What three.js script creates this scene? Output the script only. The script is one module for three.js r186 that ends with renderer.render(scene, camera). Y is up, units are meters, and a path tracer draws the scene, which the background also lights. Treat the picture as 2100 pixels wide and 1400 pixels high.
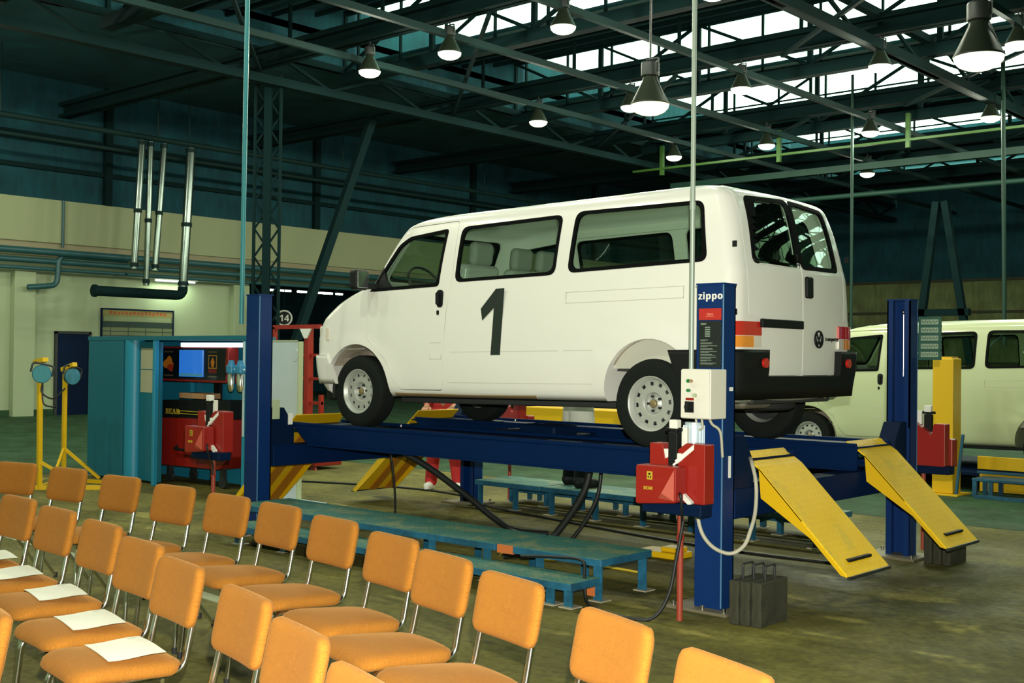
import * as THREE from 'three';
import { RoundedBoxGeometry } from 'three/addons/geometries/RoundedBoxGeometry.js';
import { mergeGeometries, mergeVertices, toCreasedNormals } from 'three/addons/utils/BufferGeometryUtils.js';
import { ImprovedNoise } from 'three/addons/math/ImprovedNoise.js';
import { MarchingCubes } from 'three/addons/objects/MarchingCubes.js';
import { FontLoader } from 'three/addons/loaders/FontLoader.js';
import { TextGeometry } from 'three/addons/geometries/TextGeometry.js';
import { RectAreaLightUniformsLib } from 'three/addons/lights/RectAreaLightUniformsLib.js';
import { Brush, Evaluator, SUBTRACTION, INTERSECTION } from 'three-bvh-csg';

// ---------- camera, sky, exposure, large lights ----------
const scene = new THREE.Scene();
const camera = new THREE.PerspectiveCamera(32.30, 2100 / 1400, 0.05, 200);
camera.position.set(8.3504, 1.6217, 8.0925);
camera.rotation.order = 'YXZ';
camera.rotation.set(0.01335, 0.72835, 0.01172);
scene.background = new THREE.Color().setRGB(0.74, 1.0, 0.86);      // flat overcast daylight above the roof lights
scene.backgroundIntensity = 4.5;
const renderer = new THREE.WebGLRenderer({ antialias: true });
renderer.shadowMap.enabled = true;
renderer.toneMapping = THREE.LinearToneMapping;
renderer.toneMappingExposure = 1.35;
RectAreaLightUniformsLib.init();
const FLASH = 165, LAMP = 15, BIGLAMP = 9;
// the photographer's flash, just above the lens
const flash = new THREE.SpotLight(new THREE.Color(1.0, 0.96, 0.83), FLASH, 0, 0.62, 0.45, 2);
flash.position.set(8.38, 1.80, 8.06);
flash.target.position.set(1.3, 1.15, 0.9);
flash.name = 'camera_flash_light';
scene.add(flash, flash.target);

// ---------- helpers ----------
const V = (x, y, z) => new THREE.Vector3(x, y, z);
const rnd = (() => { let s = 12345; return () => ((s = (s * 1664525 + 1013904223) >>> 0) / 4294967296); })();
const used = {};
function numbered(name) { const k = used[name] = (used[name] ?? -1) + 1; return k ? name + '_' + String(k).padStart(3, '0') : name; }
function tag(o, label, category, group) { o.userData.label = label; o.userData.category = category; if (group) o.userData.group = group; return o; }
function thing(name, label, category, pos = [0, 0, 0], turn = 0, group) {
  const o = new THREE.Group(); o.name = numbered(name); o.position.set(...pos); o.rotation.y = turn; scene.add(o);
  return tag(o, label, category, group);
}
function copyOf(src, pos, turn, label, group) {
  const o = src.clone(); o.name = numbered(src.name.replace(/_\d+$/, '')); scene.add(o); o.position.set(...pos); o.rotation.y = turn;
  o.userData = { label: label ?? src.userData.label, category: src.userData.category };
  const g = group ?? src.userData.group; if (g) o.userData.group = g;
  return o;
}
function merge(list) {
  list = list.flat(9).filter(Boolean);
  const out = list.map((g) => {
    let n = g.index ? g.toNonIndexed() : g.clone();
    if (!n.attributes.normal) n.computeVertexNormals();
    if (!n.attributes.uv) n.setAttribute('uv', new THREE.BufferAttribute(new Float32Array(n.attributes.position.count * 2), 2));
    for (const k of Object.keys(n.attributes)) if (!['position', 'normal', 'uv'].includes(k)) n.deleteAttribute(k);
    n.morphAttributes = {}; n.clearGroups?.();
    return n;
  });
  return out.length === 1 ? out[0] : mergeGeometries(out);
}
function obj(name, geos, mat, parent = scene, label) {
  const m = new THREE.Mesh(Array.isArray(geos) ? merge(geos) : geos, mat);
  m.name = parent === scene ? numbered(name) : name; m.castShadow = m.receiveShadow = true; parent.add(m);
  if (label) m.userData.label = label;
  return m;
}
function each(name, geos, m, parent, label) { return geos.map((g) => obj(name, g, m, parent, label)); }
function struct(name, geos, mat, parent = scene) { const m = obj(name, geos, mat, parent); if (parent === scene) { m.name = name; m.userData.kind = 'structure'; } return m; }
// box given by centre and size, chamfered edges; world-scale uv
function boxUV(g, s = 1) {
  const p = g.attributes.position, n = g.attributes.normal, uv = new Float32Array(p.count * 2);
  for (let i = 0; i < p.count; i++) {
    const ax = Math.abs(n.getX(i)), ay = Math.abs(n.getY(i)), az = Math.abs(n.getZ(i));
    const [u, v] = ay >= ax && ay >= az ? [p.getX(i), p.getZ(i)] : ax >= az ? [p.getZ(i), p.getY(i)] : [p.getX(i), p.getY(i)];
    uv[2 * i] = u * s; uv[2 * i + 1] = v * s;
  }
  g.setAttribute('uv', new THREE.BufferAttribute(uv, 2)); return g;
}
function box(w, h, d, x = 0, y = 0, z = 0, r = 0) {
  const g = r ? new RoundedBoxGeometry(w, h, d, 2, Math.min(r, w / 2.01, h / 2.01, d / 2.01)) : new THREE.BoxGeometry(w, h, d);
  g.translate(x, y, z); return boxUV(r ? g : g.toNonIndexed());
}
const span = (x0, x1, y0, y1, z0, z1, r = 0) => box(Math.abs(x1 - x0), Math.abs(y1 - y0), Math.abs(z1 - z0), (x0 + x1) / 2, (y0 + y1) / 2, (z0 + z1) / 2, r);
const arr = (p) => (Array.isArray(p) ? V(...p) : p);
function bar(a, b, r, seg = 10) {                                       // round bar between two points
  a = arr(a); b = arr(b); const d = b.clone().sub(a), g = new THREE.CylinderGeometry(r, r, d.length(), seg);
  g.applyQuaternion(new THREE.Quaternion().setFromUnitVectors(V(0, 1, 0), d.clone().normalize())); g.translate(...a.clone().add(b).multiplyScalar(.5).toArray()); return g;
}
function beam(a, b, w, h = w) {                                         // square bar between two points (h is its vertical-ish depth)
  a = arr(a); b = arr(b); const d = b.clone().sub(a), L = d.length(), g = new THREE.BoxGeometry(w, h, L);
  const m = new THREE.Matrix4().lookAt(b, a, Math.abs(d.y) > .98 * L ? V(1, 0, 0) : V(0, 1, 0)); g.applyMatrix4(m); g.translate(...a.clone().add(b).multiplyScalar(.5).toArray()); return g;
}
function tube(points, r, seg = 40, rad = 8, tension = .5) {
  const c = new THREE.CatmullRomCurve3(points.map(arr), false, 'catmullrom', tension); return new THREE.TubeGeometry(c, seg, r, rad, false);
}
function bentTube(points, r, bend, rad = 8) {                          // straight runs joined by rounded bends
  points = points.map(arr); const path = new THREE.CurvePath(); let from = points[0];
  for (let i = 1; i < points.length - 1; i++) {
    const p = points[i], a = p.clone().add(points[i - 1].clone().sub(p).setLength(bend)), b = p.clone().add(points[i + 1].clone().sub(p).setLength(bend));
    path.add(new THREE.LineCurve3(from, a)); path.add(new THREE.QuadraticBezierCurve3(a, p, b)); from = b;
  }
  path.add(new THREE.LineCurve3(from, points.at(-1)));
  const pts = []; for (const c of path.curves) { const n = c.isLineCurve3 ? 1 : 6; for (let k = 0; k < n; k++) pts.push(c.getPoint(k / n)); } pts.push(points.at(-1).clone());
  const poly = new THREE.CurvePath(); for (let i = 0; i + 1 < pts.length; i++) poly.add(new THREE.LineCurve3(pts[i], pts[i + 1]));
  // ring sweep with parallel transport
  const pos = [], idx = []; let nrm = null; const T = pts.map((p, i) => (pts[Math.min(i + 1, pts.length - 1)].clone().sub(pts[Math.max(i - 1, 0)])).normalize());
  for (let i = 0; i < pts.length; i++) {
    if (!nrm) { nrm = Math.abs(T[0].y) < .9 ? V(0, 1, 0) : V(1, 0, 0); } nrm = nrm.clone().sub(T[i].clone().multiplyScalar(nrm.dot(T[i]))).normalize();
    const bi = T[i].clone().cross(nrm);
    for (let k = 0; k < rad; k++) { const t = k / rad * Math.PI * 2, q = pts[i].clone().addScaledVector(nrm, Math.cos(t) * r).addScaledVector(bi, Math.sin(t) * r); pos.push(q.x, q.y, q.z); }
  }
  for (let i = 0; i + 1 < pts.length; i++) for (let k = 0; k < rad; k++) { const a = i * rad + k, b = i * rad + (k + 1) % rad; idx.push(a, b, a + rad, b, b + rad, a + rad); }
  for (const [s, f] of [[0, 0], [(pts.length - 1) * rad, 1]]) for (let k = 1; k + 1 < rad; k++) f ? idx.push(s, s + k, s + k + 1) : idx.push(s, s + k + 1, s + k);
  const g = new THREE.BufferGeometry(); g.setAttribute('position', new THREE.Float32BufferAttribute(pos, 3)); g.setIndex(idx); g.computeVertexNormals(); return g;
}
function roundedPoly(pts, r) {                                          // polygon with rounded corners; r number or per-corner list
  const s = new THREE.Shape(), n = pts.length, P = pts.map((p) => new THREE.Vector2(...p));
  for (let i = 0; i < n; i++) {
    const p = P[i], a = P[(i + n - 1) % n], b = P[(i + 1) % n], rr = Array.isArray(r) ? r[i] : r;
    const u = a.clone().sub(p), w = b.clone().sub(p), k = Math.min(rr, u.length() * .48, w.length() * .48);
    const s0 = p.clone().add(u.setLength(k)), s1 = p.clone().add(w.setLength(k));
    i ? s.lineTo(s0.x, s0.y) : s.moveTo(s0.x, s0.y); s.quadraticCurveTo(p.x, p.y, s1.x, s1.y);
  }
  s.closePath(); return s;
}
function extrude(shape, depth, bevel = 0, seg = 6) {                     // along +z from 0
  return new THREE.ExtrudeGeometry(shape, { depth, bevelEnabled: bevel > 0, bevelSize: bevel, bevelThickness: bevel, bevelSegments: 2, curveSegments: seg });
}
const lathe = (prof, seg = 40) => new THREE.LatheGeometry(prof.map((p) => new THREE.Vector2(...p)), seg);
const poly = (pts) => { const s = new THREE.Shape(); pts.forEach((p, i) => (i ? s.lineTo(...p) : s.moveTo(...p))); s.closePath(); return s; };

// ---------- textures ----------
const noise = new ImprovedNoise();
function dataTex(n, f, srgb, rx = 1, ry = rx) {                          // f(u, v) -> [r, g, b] in 0..1 (tiling is up to f)
  const d = new Uint8Array(n * n * 4);
  for (let j = 0; j < n; j++) for (let i = 0; i < n; i++) { const c = f(i / n, j / n), k = 4 * (j * n + i); for (let q = 0; q < 3; q++) d[k + q] = Math.max(0, Math.min(255, c[q] * 255)); d[k + 3] = 255; }
  const t = new THREE.DataTexture(d, n, n); t.wrapS = t.wrapT = THREE.RepeatWrapping; t.magFilter = THREE.LinearFilter; t.minFilter = THREE.LinearMipmapLinearFilter; t.generateMipmaps = true;
  if (srgb) t.colorSpace = THREE.SRGBColorSpace; t.repeat.set(rx, ry); t.needsUpdate = true; return t;
}
// noise that tiles over period p
const tn = (u, v, p, z) => {
  const N = (a, b) => noise.noise(a * p, b * p, z), x = u, y = v;
  return N(x, y) * (1 - x) * (1 - y) + N(x - 1, y) * x * (1 - y) + N(x, y - 1) * (1 - x) * y + N(x - 1, y - 1) * x * y;
};
const lerp = (a, b, t) => a + (b - a) * t, mix3 = (a, b, t) => a.map((v, i) => lerp(v, b[i], t)), sm = (a, b, x) => { const t = Math.max(0, Math.min(1, (x - a) / (b - a))); return t * t * (3 - 2 * t); };
const weave = dataTex(256, (u, v) => { const a = Math.sin(u * Math.PI * 96) * .5 + .5, b = Math.sin(v * Math.PI * 96) * .5 + .5, c = (a * b + (1 - a) * (1 - b)); const k = .80 + .14 * c + .13 * tn(u, v, 60, 3.3) + .03 * tn(u, v, 6, 8.1); return [k, k, k]; }, true, 5);
const mottle = dataTex(512, (u, v) => { const k = .86 + .25 * tn(u, v, 5, 1.7) + .16 * tn(u, v, 24, 2.2) + .1 * tn(u, v, 90, 5); return [k, k, k]; }, true, .6);
const checker = dataTex(256, (u, v) => {                                  // tread plate relief: short raised bars, alternate directions
  const n = 10, x = u * n, y = v * n, i = Math.floor(x), j = Math.floor(y), fx = x - i - .5, fy = y - j - .5, s = (i + j) % 2 ? 1 : -1;
  const a = (fx + s * fy) * .7071, b = (fx - s * fy) * .7071, h = Math.max(0, 1 - Math.pow(a / .42, 4) - Math.pow(b / .13, 2)); const q = Math.sqrt(h); return [q, q, q];
}, false, 3.6);
const floorMap = dataTex(1024, (u, v) => {
  const big = tn(u, v, 3, 11.3), mid = tn(u, v, 9, 4.4), fine = tn(u, v, 60, 9.1), str = tn(u, v, 1, 2.2) + noise.noise(u * 14, v * 70, 6.6) * Math.sin(Math.PI * u) * Math.sin(Math.PI * v), sp = tn(u, v, 160, 2.9);
  let c = mix3([.36, .35, .215], [.47, .45, .285], sm(-.35, .35, mid + .5 * big));
  c = mix3(c, [.235, .24, .165], sm(.05, .42, big + .5 * fine + .4 * str) * .8);
  c = mix3(c, [.66, .62, .43], sm(.24, .5, tn(u, v, 12, 21.2) + .55 * str + .2 * fine) * .6);
  c = mix3(c, [.14, .14, .105], sm(.34, .55, tn(u, v, 20, 33.7) + .3 * str) * .7);
  const k = 1 + .22 * fine + .24 * sp + .22 * str; return c.map((q) => q * k);
}, true, .17);
const floorRough = dataTex(512, (u, v) => { const k = .72 + .2 * tn(u, v, 8, 4.4) + .12 * tn(u, v, 40, 9); return [k, k, k]; }, false, .25);
const wearMap = dataTex(512, (u, v) => {                                 // worn tread: paint rubbed to grey-green
  const a = sm(-.1, .45, tn(u, v, 6, 5.1) + .5 * tn(u, v, 30, 7.7)); return mix3([.24, .52, .48], [.54, .60, .46], a).map((q) => q * (1 + .12 * tn(u, v, 90, 1.1)));
}, true, .7);
const rampMap = dataTex(512, (u, v) => { const a = sm(.0, .5, tn(u, v, 7, 15.1) + .5 * tn(u, v, 40, 7.7)); return mix3([.97, .80, .05], [.86, .74, .22], a * .7).map((q) => q * (1 + .06 * tn(u, v, 90, 1.1))); }, true, .9);
const clad = dataTex(256, (u, v) => { const k = .8 + .2 * tn(u, v, 6, 3) + .14 * tn(u, v * .25, 30, 5); return [k, k, k]; }, true, .25);

// ---------- materials ----------
const C = (r, g, b) => new THREE.Color().setRGB(r, g, b);
const mat = (c, roughness = .6, metalness = 0, extra = {}) => new THREE.MeshStandardMaterial({ color: C(...c), roughness, metalness, ...extra });
const phys = (c, roughness, extra) => new THREE.MeshPhysicalMaterial({ color: C(...c), roughness, ...extra });
const M = {
  fabric: phys([.45, .172, .012], .95, { map: weave, bumpMap: weave, bumpScale: .0012, sheen: .25, sheenColor: C(.9, .5, .15), sheenRoughness: .6 }),
  chrome: mat([.80, .80, .82], .16, 1), rubber: mat([.012, .014, .014], .75), blackPlastic: phys([.006, .008, .008], .6, { specularIntensity: .5 }), blackSteel: mat([.02, .025, .025], .5),
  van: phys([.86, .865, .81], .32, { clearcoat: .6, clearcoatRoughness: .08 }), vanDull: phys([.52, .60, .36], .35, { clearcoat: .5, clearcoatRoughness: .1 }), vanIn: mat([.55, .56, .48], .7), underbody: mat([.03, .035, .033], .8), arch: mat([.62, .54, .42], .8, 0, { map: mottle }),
  seal: phys([.003, .004, .004], .8, { specularIntensity: .15 }), tyre: phys([.008, .011, .0095], .85, { specularIntensity: .35, bumpMap: mottle, bumpScale: .002 }), rim: mat([.50, .53, .49], .4, .35), rust: mat([.50, .34, .16], .9, 0, { map: mottle }),
  glass: phys([.80, .88, .82], 0, { transmission: 1, thickness: 0, ior: 1.5 }), seat: mat([.36, .38, .35], .7), plasticWrap: phys([.55, .57, .54], .18, { clearcoat: .8 }), dash: mat([.035, .04, .036], .6),
  red: phys([.30, .012, .007], .42, { clearcoat: .3 }), redPole: mat([.30, .045, .022], .5), redDull: mat([.28, .018, .013], .5), yellow: mat([.74, .46, .004], .45), tread: mat([1.15, 1.12, .75], .5, 0, { map: rampMap, bumpMap: checker, bumpScale: .0018 }),
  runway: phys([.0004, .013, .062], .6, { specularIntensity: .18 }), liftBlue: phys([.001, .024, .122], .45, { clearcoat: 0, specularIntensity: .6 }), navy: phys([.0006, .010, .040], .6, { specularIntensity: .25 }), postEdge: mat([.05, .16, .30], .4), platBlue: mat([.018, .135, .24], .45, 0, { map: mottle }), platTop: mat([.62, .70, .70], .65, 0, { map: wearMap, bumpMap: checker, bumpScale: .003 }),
  teal: mat([.004, .135, .20], .5), tealLight: mat([.015, .25, .40], .42), cream: mat([.40, .48, .30], .85), creamBand: mat([.35, .39, .225], .85), orangeStripe: mat([.40, .15, .006], .5),
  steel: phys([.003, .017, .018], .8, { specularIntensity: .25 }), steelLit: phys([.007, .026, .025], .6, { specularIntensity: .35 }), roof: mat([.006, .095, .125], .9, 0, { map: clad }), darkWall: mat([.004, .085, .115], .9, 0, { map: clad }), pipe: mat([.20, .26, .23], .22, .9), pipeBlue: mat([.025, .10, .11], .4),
  rodBlue: mat([.03, .22, .25], .4), conduit: mat([.34, .42, .36], .4, .2), olive: mat([.045, .047, .026], .85, 0, { map: mottle, bumpMap: mottle, bumpScale: .004 }), whiteBox: mat([.74, .73, .64], .45), white: mat([.78, .79, .72], .6), paper: mat([.86, .88, .80], .8),
  greyHose: mat([.45, .44, .34], .5), cable: mat([.010, .013, .013], .5), yellowCable: mat([.55, .40, .03], .5), brown: mat([.26, .32, .13], .9, 0, { map: clad }), skin: mat([.50, .25, .15], .6), hair: mat([.02, .014, .01], .7), green: mat([.02, .20, .05], .4),
  orangeRust: mat([.52, .14, .03], .8), craneGreen: mat([.035, .10, .014], .5), craneDark: mat([.006, .045, .03], .6), silver: mat([.62, .74, .82], .32, .25), wood: mat([.42, .24, .11], .7), lineGreen: mat([.30, .33, .19], .7),
  lensAmber: phys([.85, .30, .03], .12, { clearcoat: 1 }), lensRed: phys([.55, .018, .012], .1, { clearcoat: 1 }), lensWhite: phys([.75, .70, .6], .15, { clearcoat: 1 }), floorGreen: phys([.045, .11, .050], 1, { specularIntensity: .3, roughnessMap: floorRough, map: mottle }), floor: phys([1, 1, .62], 1, { specularIntensity: .35, map: floorMap, roughnessMap: floorRough, bumpMap: floorRough, bumpScale: .004 }),
};
M.lens = mat([.9, .9, .8], .4, 0, { emissive: C(1.0, 1.0, .72), emissiveIntensity: 2.2 });
M.lensYellow = mat([.9, .85, .6], .4, 0, { emissive: C(1.0, .90, .42), emissiveIntensity: 1.7 });
M.tubeGlow = mat([.9, .9, .9], .4, 0, { emissive: C(.88, 1.0, .86), emissiveIntensity: 2.0 });
M.boothGlow = mat([.9, .9, .9], .4, 0, { emissive: C(.80, .92, 1.0), emissiveIntensity: .9 });
function canvasMat(w, h, draw, rough = .6) {
  const c = document.createElement('canvas'); c.width = w; c.height = h; const g = c.getContext('2d'); draw(g, w, h);
  const t = new THREE.CanvasTexture(c); t.colorSpace = THREE.SRGBColorSpace; t.anisotropy = 4; return new THREE.MeshStandardMaterial({ map: t, roughness: rough });
}
// flat printed panel: a thin box whose +z face carries the print (uv 0..1)
function panelGeo(w, h, t = .006) { const g = new THREE.BoxGeometry(w, h, t); return g; }
const font = await new FontLoader().loadAsync('fonts/droid/droid_sans_bold.typeface.json');
const serif = await new FontLoader().loadAsync('fonts/droid/droid_serif_bold.typeface.json');
function text(str, size, depth = .002, f = font) { const g = new TextGeometry(str, { font: f, size, depth, curveSegments: 4, bevelEnabled: false }); g.computeBoundingBox(); return g; }
// ---------- setting: floor, walls, roof ----------
{
  struct('floor', span(-33, 16.4, -.2, 0, -38.4, 14), M.floor);
  struct('floor_paint', [span(-33, 16.4, 0, .003, -38.4, -3.7), span(-33, -6.7, 0, .003, -3.7, 14)], M.floorGreen);
  const line = struct('trim_1', span(-2.2, 5.6, 0, .004, -.055, .055), M.lineGreen); line.position.set(0, 0, 3.42); line.rotation.y = -.075;   // painted floor line under the chairs
  const X = -20.5;
  const wl = struct('wall_left', [span(X - .3, X, 0, 4.05, -12.6, 14), span(X - .3, X, 3.75, 4.05, -38.4, -12.6)], M.cream);
  struct('concrete_band', [span(X - .3, X + .10, 4.40, 5.50, -38.4, 14)], M.creamBand, wl);
  struct('band_ledge', [span(X - .3, X + .04, 4.05, 4.40, -38.4, 14)], mat([.33, .30, .19], .9), wl);
  for (const z of [-5.75, -12.2]) struct('pilaster', span(X, X + .22, 0, 3.62, z - .27, z + .27, .01), M.cream, wl);
  struct('plinth', span(X, X + .03, 0, .16, -12.6, 14), M.floorGreen, wl);
  struct('upper_cladding', span(X - .3, X, 5.5, 9.0, -38.4, 14), M.darkWall, wl);
  for (const z of [-1, -8, -15, -22, -29]) struct('wall_stanchion', span(X, X + .16, 5.5, 8.6, z - .1, z + .1), M.steel, wl);
  for (const y of [6.3, 7.1]) struct('cladding_rail', span(X, X + .1, y - .06, y + .06, -38, 13), M.steel, wl);
  const d1 = struct('door_1', span(X, X + .05, 0, 2.09, -7.55, -6.70, .01), M.navy);
  struct('door_frame', [span(X, X + .07, 0, 2.14, -7.62, -7.55), span(X, X + .07, 0, 2.14, -6.70, -6.63), span(X, X + .07, 2.09, 2.16, -7.62, -6.63)], M.blackSteel, d1);
  // dark annex seen through the wide opening of the left wall
  struct('wall_annex', [span(-33.2, -33, 0, 4.6, -38.4, -12.4), span(-33, X - .3, 0, 4.6, -12.6, -12.4)], M.darkWall);
  struct('ceiling_annex', span(-33.2, X - .3, 4.4, 4.6, -38.4, -12.4), M.darkWall);
  const wb = struct('wall_back', span(-33.2, 16.4, 0, 11, -38.6, -38.3), M.darkWall);
  struct('lower_cladding', span(-20, 16, 0, 4.85, -38.3, -38.2), M.brown, wb);
  for (const y of [1.6, 2.6, 3.6, 4.85]) struct('cladding_rail', span(-20, 16, y - .05, y + .05, -38.2, -38.12), mat([.05, .055, .03], .8), wb);
  struct('wall_right', span(16, 16.4, 0, 11, -38.4, 14), M.cream);
  struct('wall_front', span(-20.8, 16.4, 0, 11, 13.7, 14), M.cream);
  // roof: bays with a low edge towards the camera and a strip of glazing at the far, high edge
  const ceil = struct('ceiling', [span(-20.8, -12, 8.6, 8.75, -38.4, 14), span(-12.1, -12, 7.9, 9.6, -38.4, 14)], M.roof);
  const Z = [7.95, 2.2, -3.55, -9.3, -15.05, -20.8, -26.55, -32.3, -38.05];
  Z.forEach((z, k) => {
    struct('roof_slope', beam([2, 8.16, z + 5.75], [2, 9.46, z], 28.2, .08), M.roof, ceil);
    for (let j = 1; j < 5; j++) { const t = j / 5; struct('purlin', span(-12, 16, lerp(8.1, 9.38, t) - .12, lerp(8.1, 9.38, t) - .03, z + 5.75 * (1 - t) - .03, z + 5.75 * (1 - t) + .03), M.steel, ceil); }
  });
  // roof lights: two rows of panes between mullions
  Z.slice(0, 8).forEach((z, k) => {
    const w = new THREE.Group(); w.name = 'window_' + (k + 1); w.userData.kind = 'structure'; scene.add(w);
    const x0 = -11.9, n = 20, step = 27.9 / n, hw = step / 2;
    obj('window_frame', [span(x0, 16, 7.96, 8.04, z - .04, z + .04), span(x0, 16, 9.36, 9.46, z - .04, z + .04), span(x0, 16, 8.70, 8.735, z - .025, z + .03)], M.steel, w);
    const mull = span(-.022, .022, 8.0, 9.4, z - .03, z + .03), lo = span(-hw + .02, hw - .02, 8.03, 8.70, z - .003, z + .003), hi = span(-hw + .02, hw - .02, 8.735, 9.37, z - .003, z + .003);
    const far = k > 5 || k < 2;
    for (let i = 0; i <= n; i++) { if (i % 2 && far) continue; const m = obj('mullion', mull, M.steel, w); m.position.x = x0 + i * step; }
    for (let i = 0; i < n; i++) for (const g of [lo, hi]) { const p = obj('pane', g, M.glass, w); p.position.x = x0 + (i + .5) * step; }
    // lattice girder just inside the glazing
    const gd = new THREE.Group(); gd.name = 'roof_girder_' + (k + 1); gd.userData.kind = 'structure'; scene.add(gd);
    const zg = z + .32;
    obj('chord', [span(-12, 16, 7.66, 7.90, zg - .12, zg + .12)], M.steel, gd); obj('chord', [span(-12, 16, 9.20, 9.30, zg - .05, zg + .05)], M.steel, gd);
    for (let i = 0; i <= 10; i++) obj('girder_post', span(-12 + i * 2.8 - .055, -12 + i * 2.8 + .055, 7.9, 9.25, zg - .04, zg + .04), M.steel, gd);
    for (let i = 0; i < 10; i++) { const a = -12 + i * 2.8, up = (i + k) % 2; obj('girder_brace', beam([a, up ? 7.9 : 9.25, zg + .05], [a + 2.8, up ? 9.25 : 7.9, zg + .05], .06, .07), M.steel, gd); if (i % 3 === 1) obj('girder_brace', beam([a, up ? 9.25 : 7.9, zg], [a + 2.8, up ? 7.9 : 9.25, zg], .05, .06), M.steel, gd); }
    // deep beam across the middle of the bay
    const bm = struct('roof_beam_' + (k + 1), [span(-20.3, 16, 7.88, 7.98, z + 2.45, z + 2.75), span(-20.3, 16, 7.60, 7.68, z + 2.45, z + 2.75), span(-20.3, 16, 7.6, 7.95, z + 2.58, z + 2.62)], M.steel);
    for (let i = 0; i < 10; i++) obj('bracket', span(-11 + i * 2.8 - .03, -11 + i * 2.8 + .03, 7.95, 8.75, z + 2.57, z + 2.63), M.steel, bm);
    for (let i = 0; i < 3; i++) obj('wind_brace', beam([-12 + i * 9, 7.55, z + 2.6], [-12 + i * 9 + 6.5, 7.55, z + 8.3], .07, .07), M.steel, bm);
  });
  // lattice girders running away from the camera
  [-12, -1.0, 9.4].forEach((x, i) => {
    const gd = new THREE.Group(); gd.name = 'long_girder_' + (i + 1); gd.userData.kind = 'structure'; scene.add(gd);
    obj('chord', [span(x - .11, x + .11, 7.30, 7.48, -38, 13)], M.steel, gd); obj('chord', [span(x - .08, x + .08, 7.9, 8.04, -38, 13)], M.steel, gd);
    for (let z = -38, k = 0; z < 13; z += 1.4, k++) obj('girder_brace', beam([x, k % 2 ? 7.45 : 7.95, z], [x, k % 2 ? 7.95 : 7.45, z + 1.4], .06, .06), M.steel, gd);
  });
  // columns
  const lattice = (x, z, h, n, turn) => {
    const c = new THREE.Group(); c.name = 'lattice_column_' + n; c.userData.kind = 'structure'; c.position.set(x, 0, z); c.rotation.y = turn; scene.add(c);
    for (const [dx, w] of [[-.27, .05], [0, .16], [.27, .05]]) obj('column_chord', span(dx - w / 2, dx + w / 2, 0, h, -.06, .06), M.steel, c);
    for (let y = .1, k = 0; y < h - .3; y += .3, k++) for (const s of [-1, 1]) obj('column_lacing', beam([s * .06, k % 2 ? y : y + .3, 0], [s * .26, k % 2 ? y + .3 : y, 0], .03, .04), M.steel, c);
    obj('base_plate', span(-.36, .36, 0, .03, -.2, .2), M.steel, c);
  };
  lattice(-12.3, -7.15, 7.6, 1, .75); lattice(-12.3, -24.4, 7.6, 2, .75);
  // raking struts of far columns
  const st = struct('steel_strut_1', beam([-14, 0, -8.5], [-14, 7.6, -11.6], .16, .2), M.steel);
  const s2 = struct('steel_strut_2', [beam([-6.4, 0, -26.5], [-5.6, 6.4, -26.5], .2, .2), beam([-5.35, 6.4, -26.5], [-4.3, 0, -26.5], .2, .2), span(-6.2, -4.6, 3.0, 3.2, -26.6, -26.4)], M.steel);
}
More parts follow.
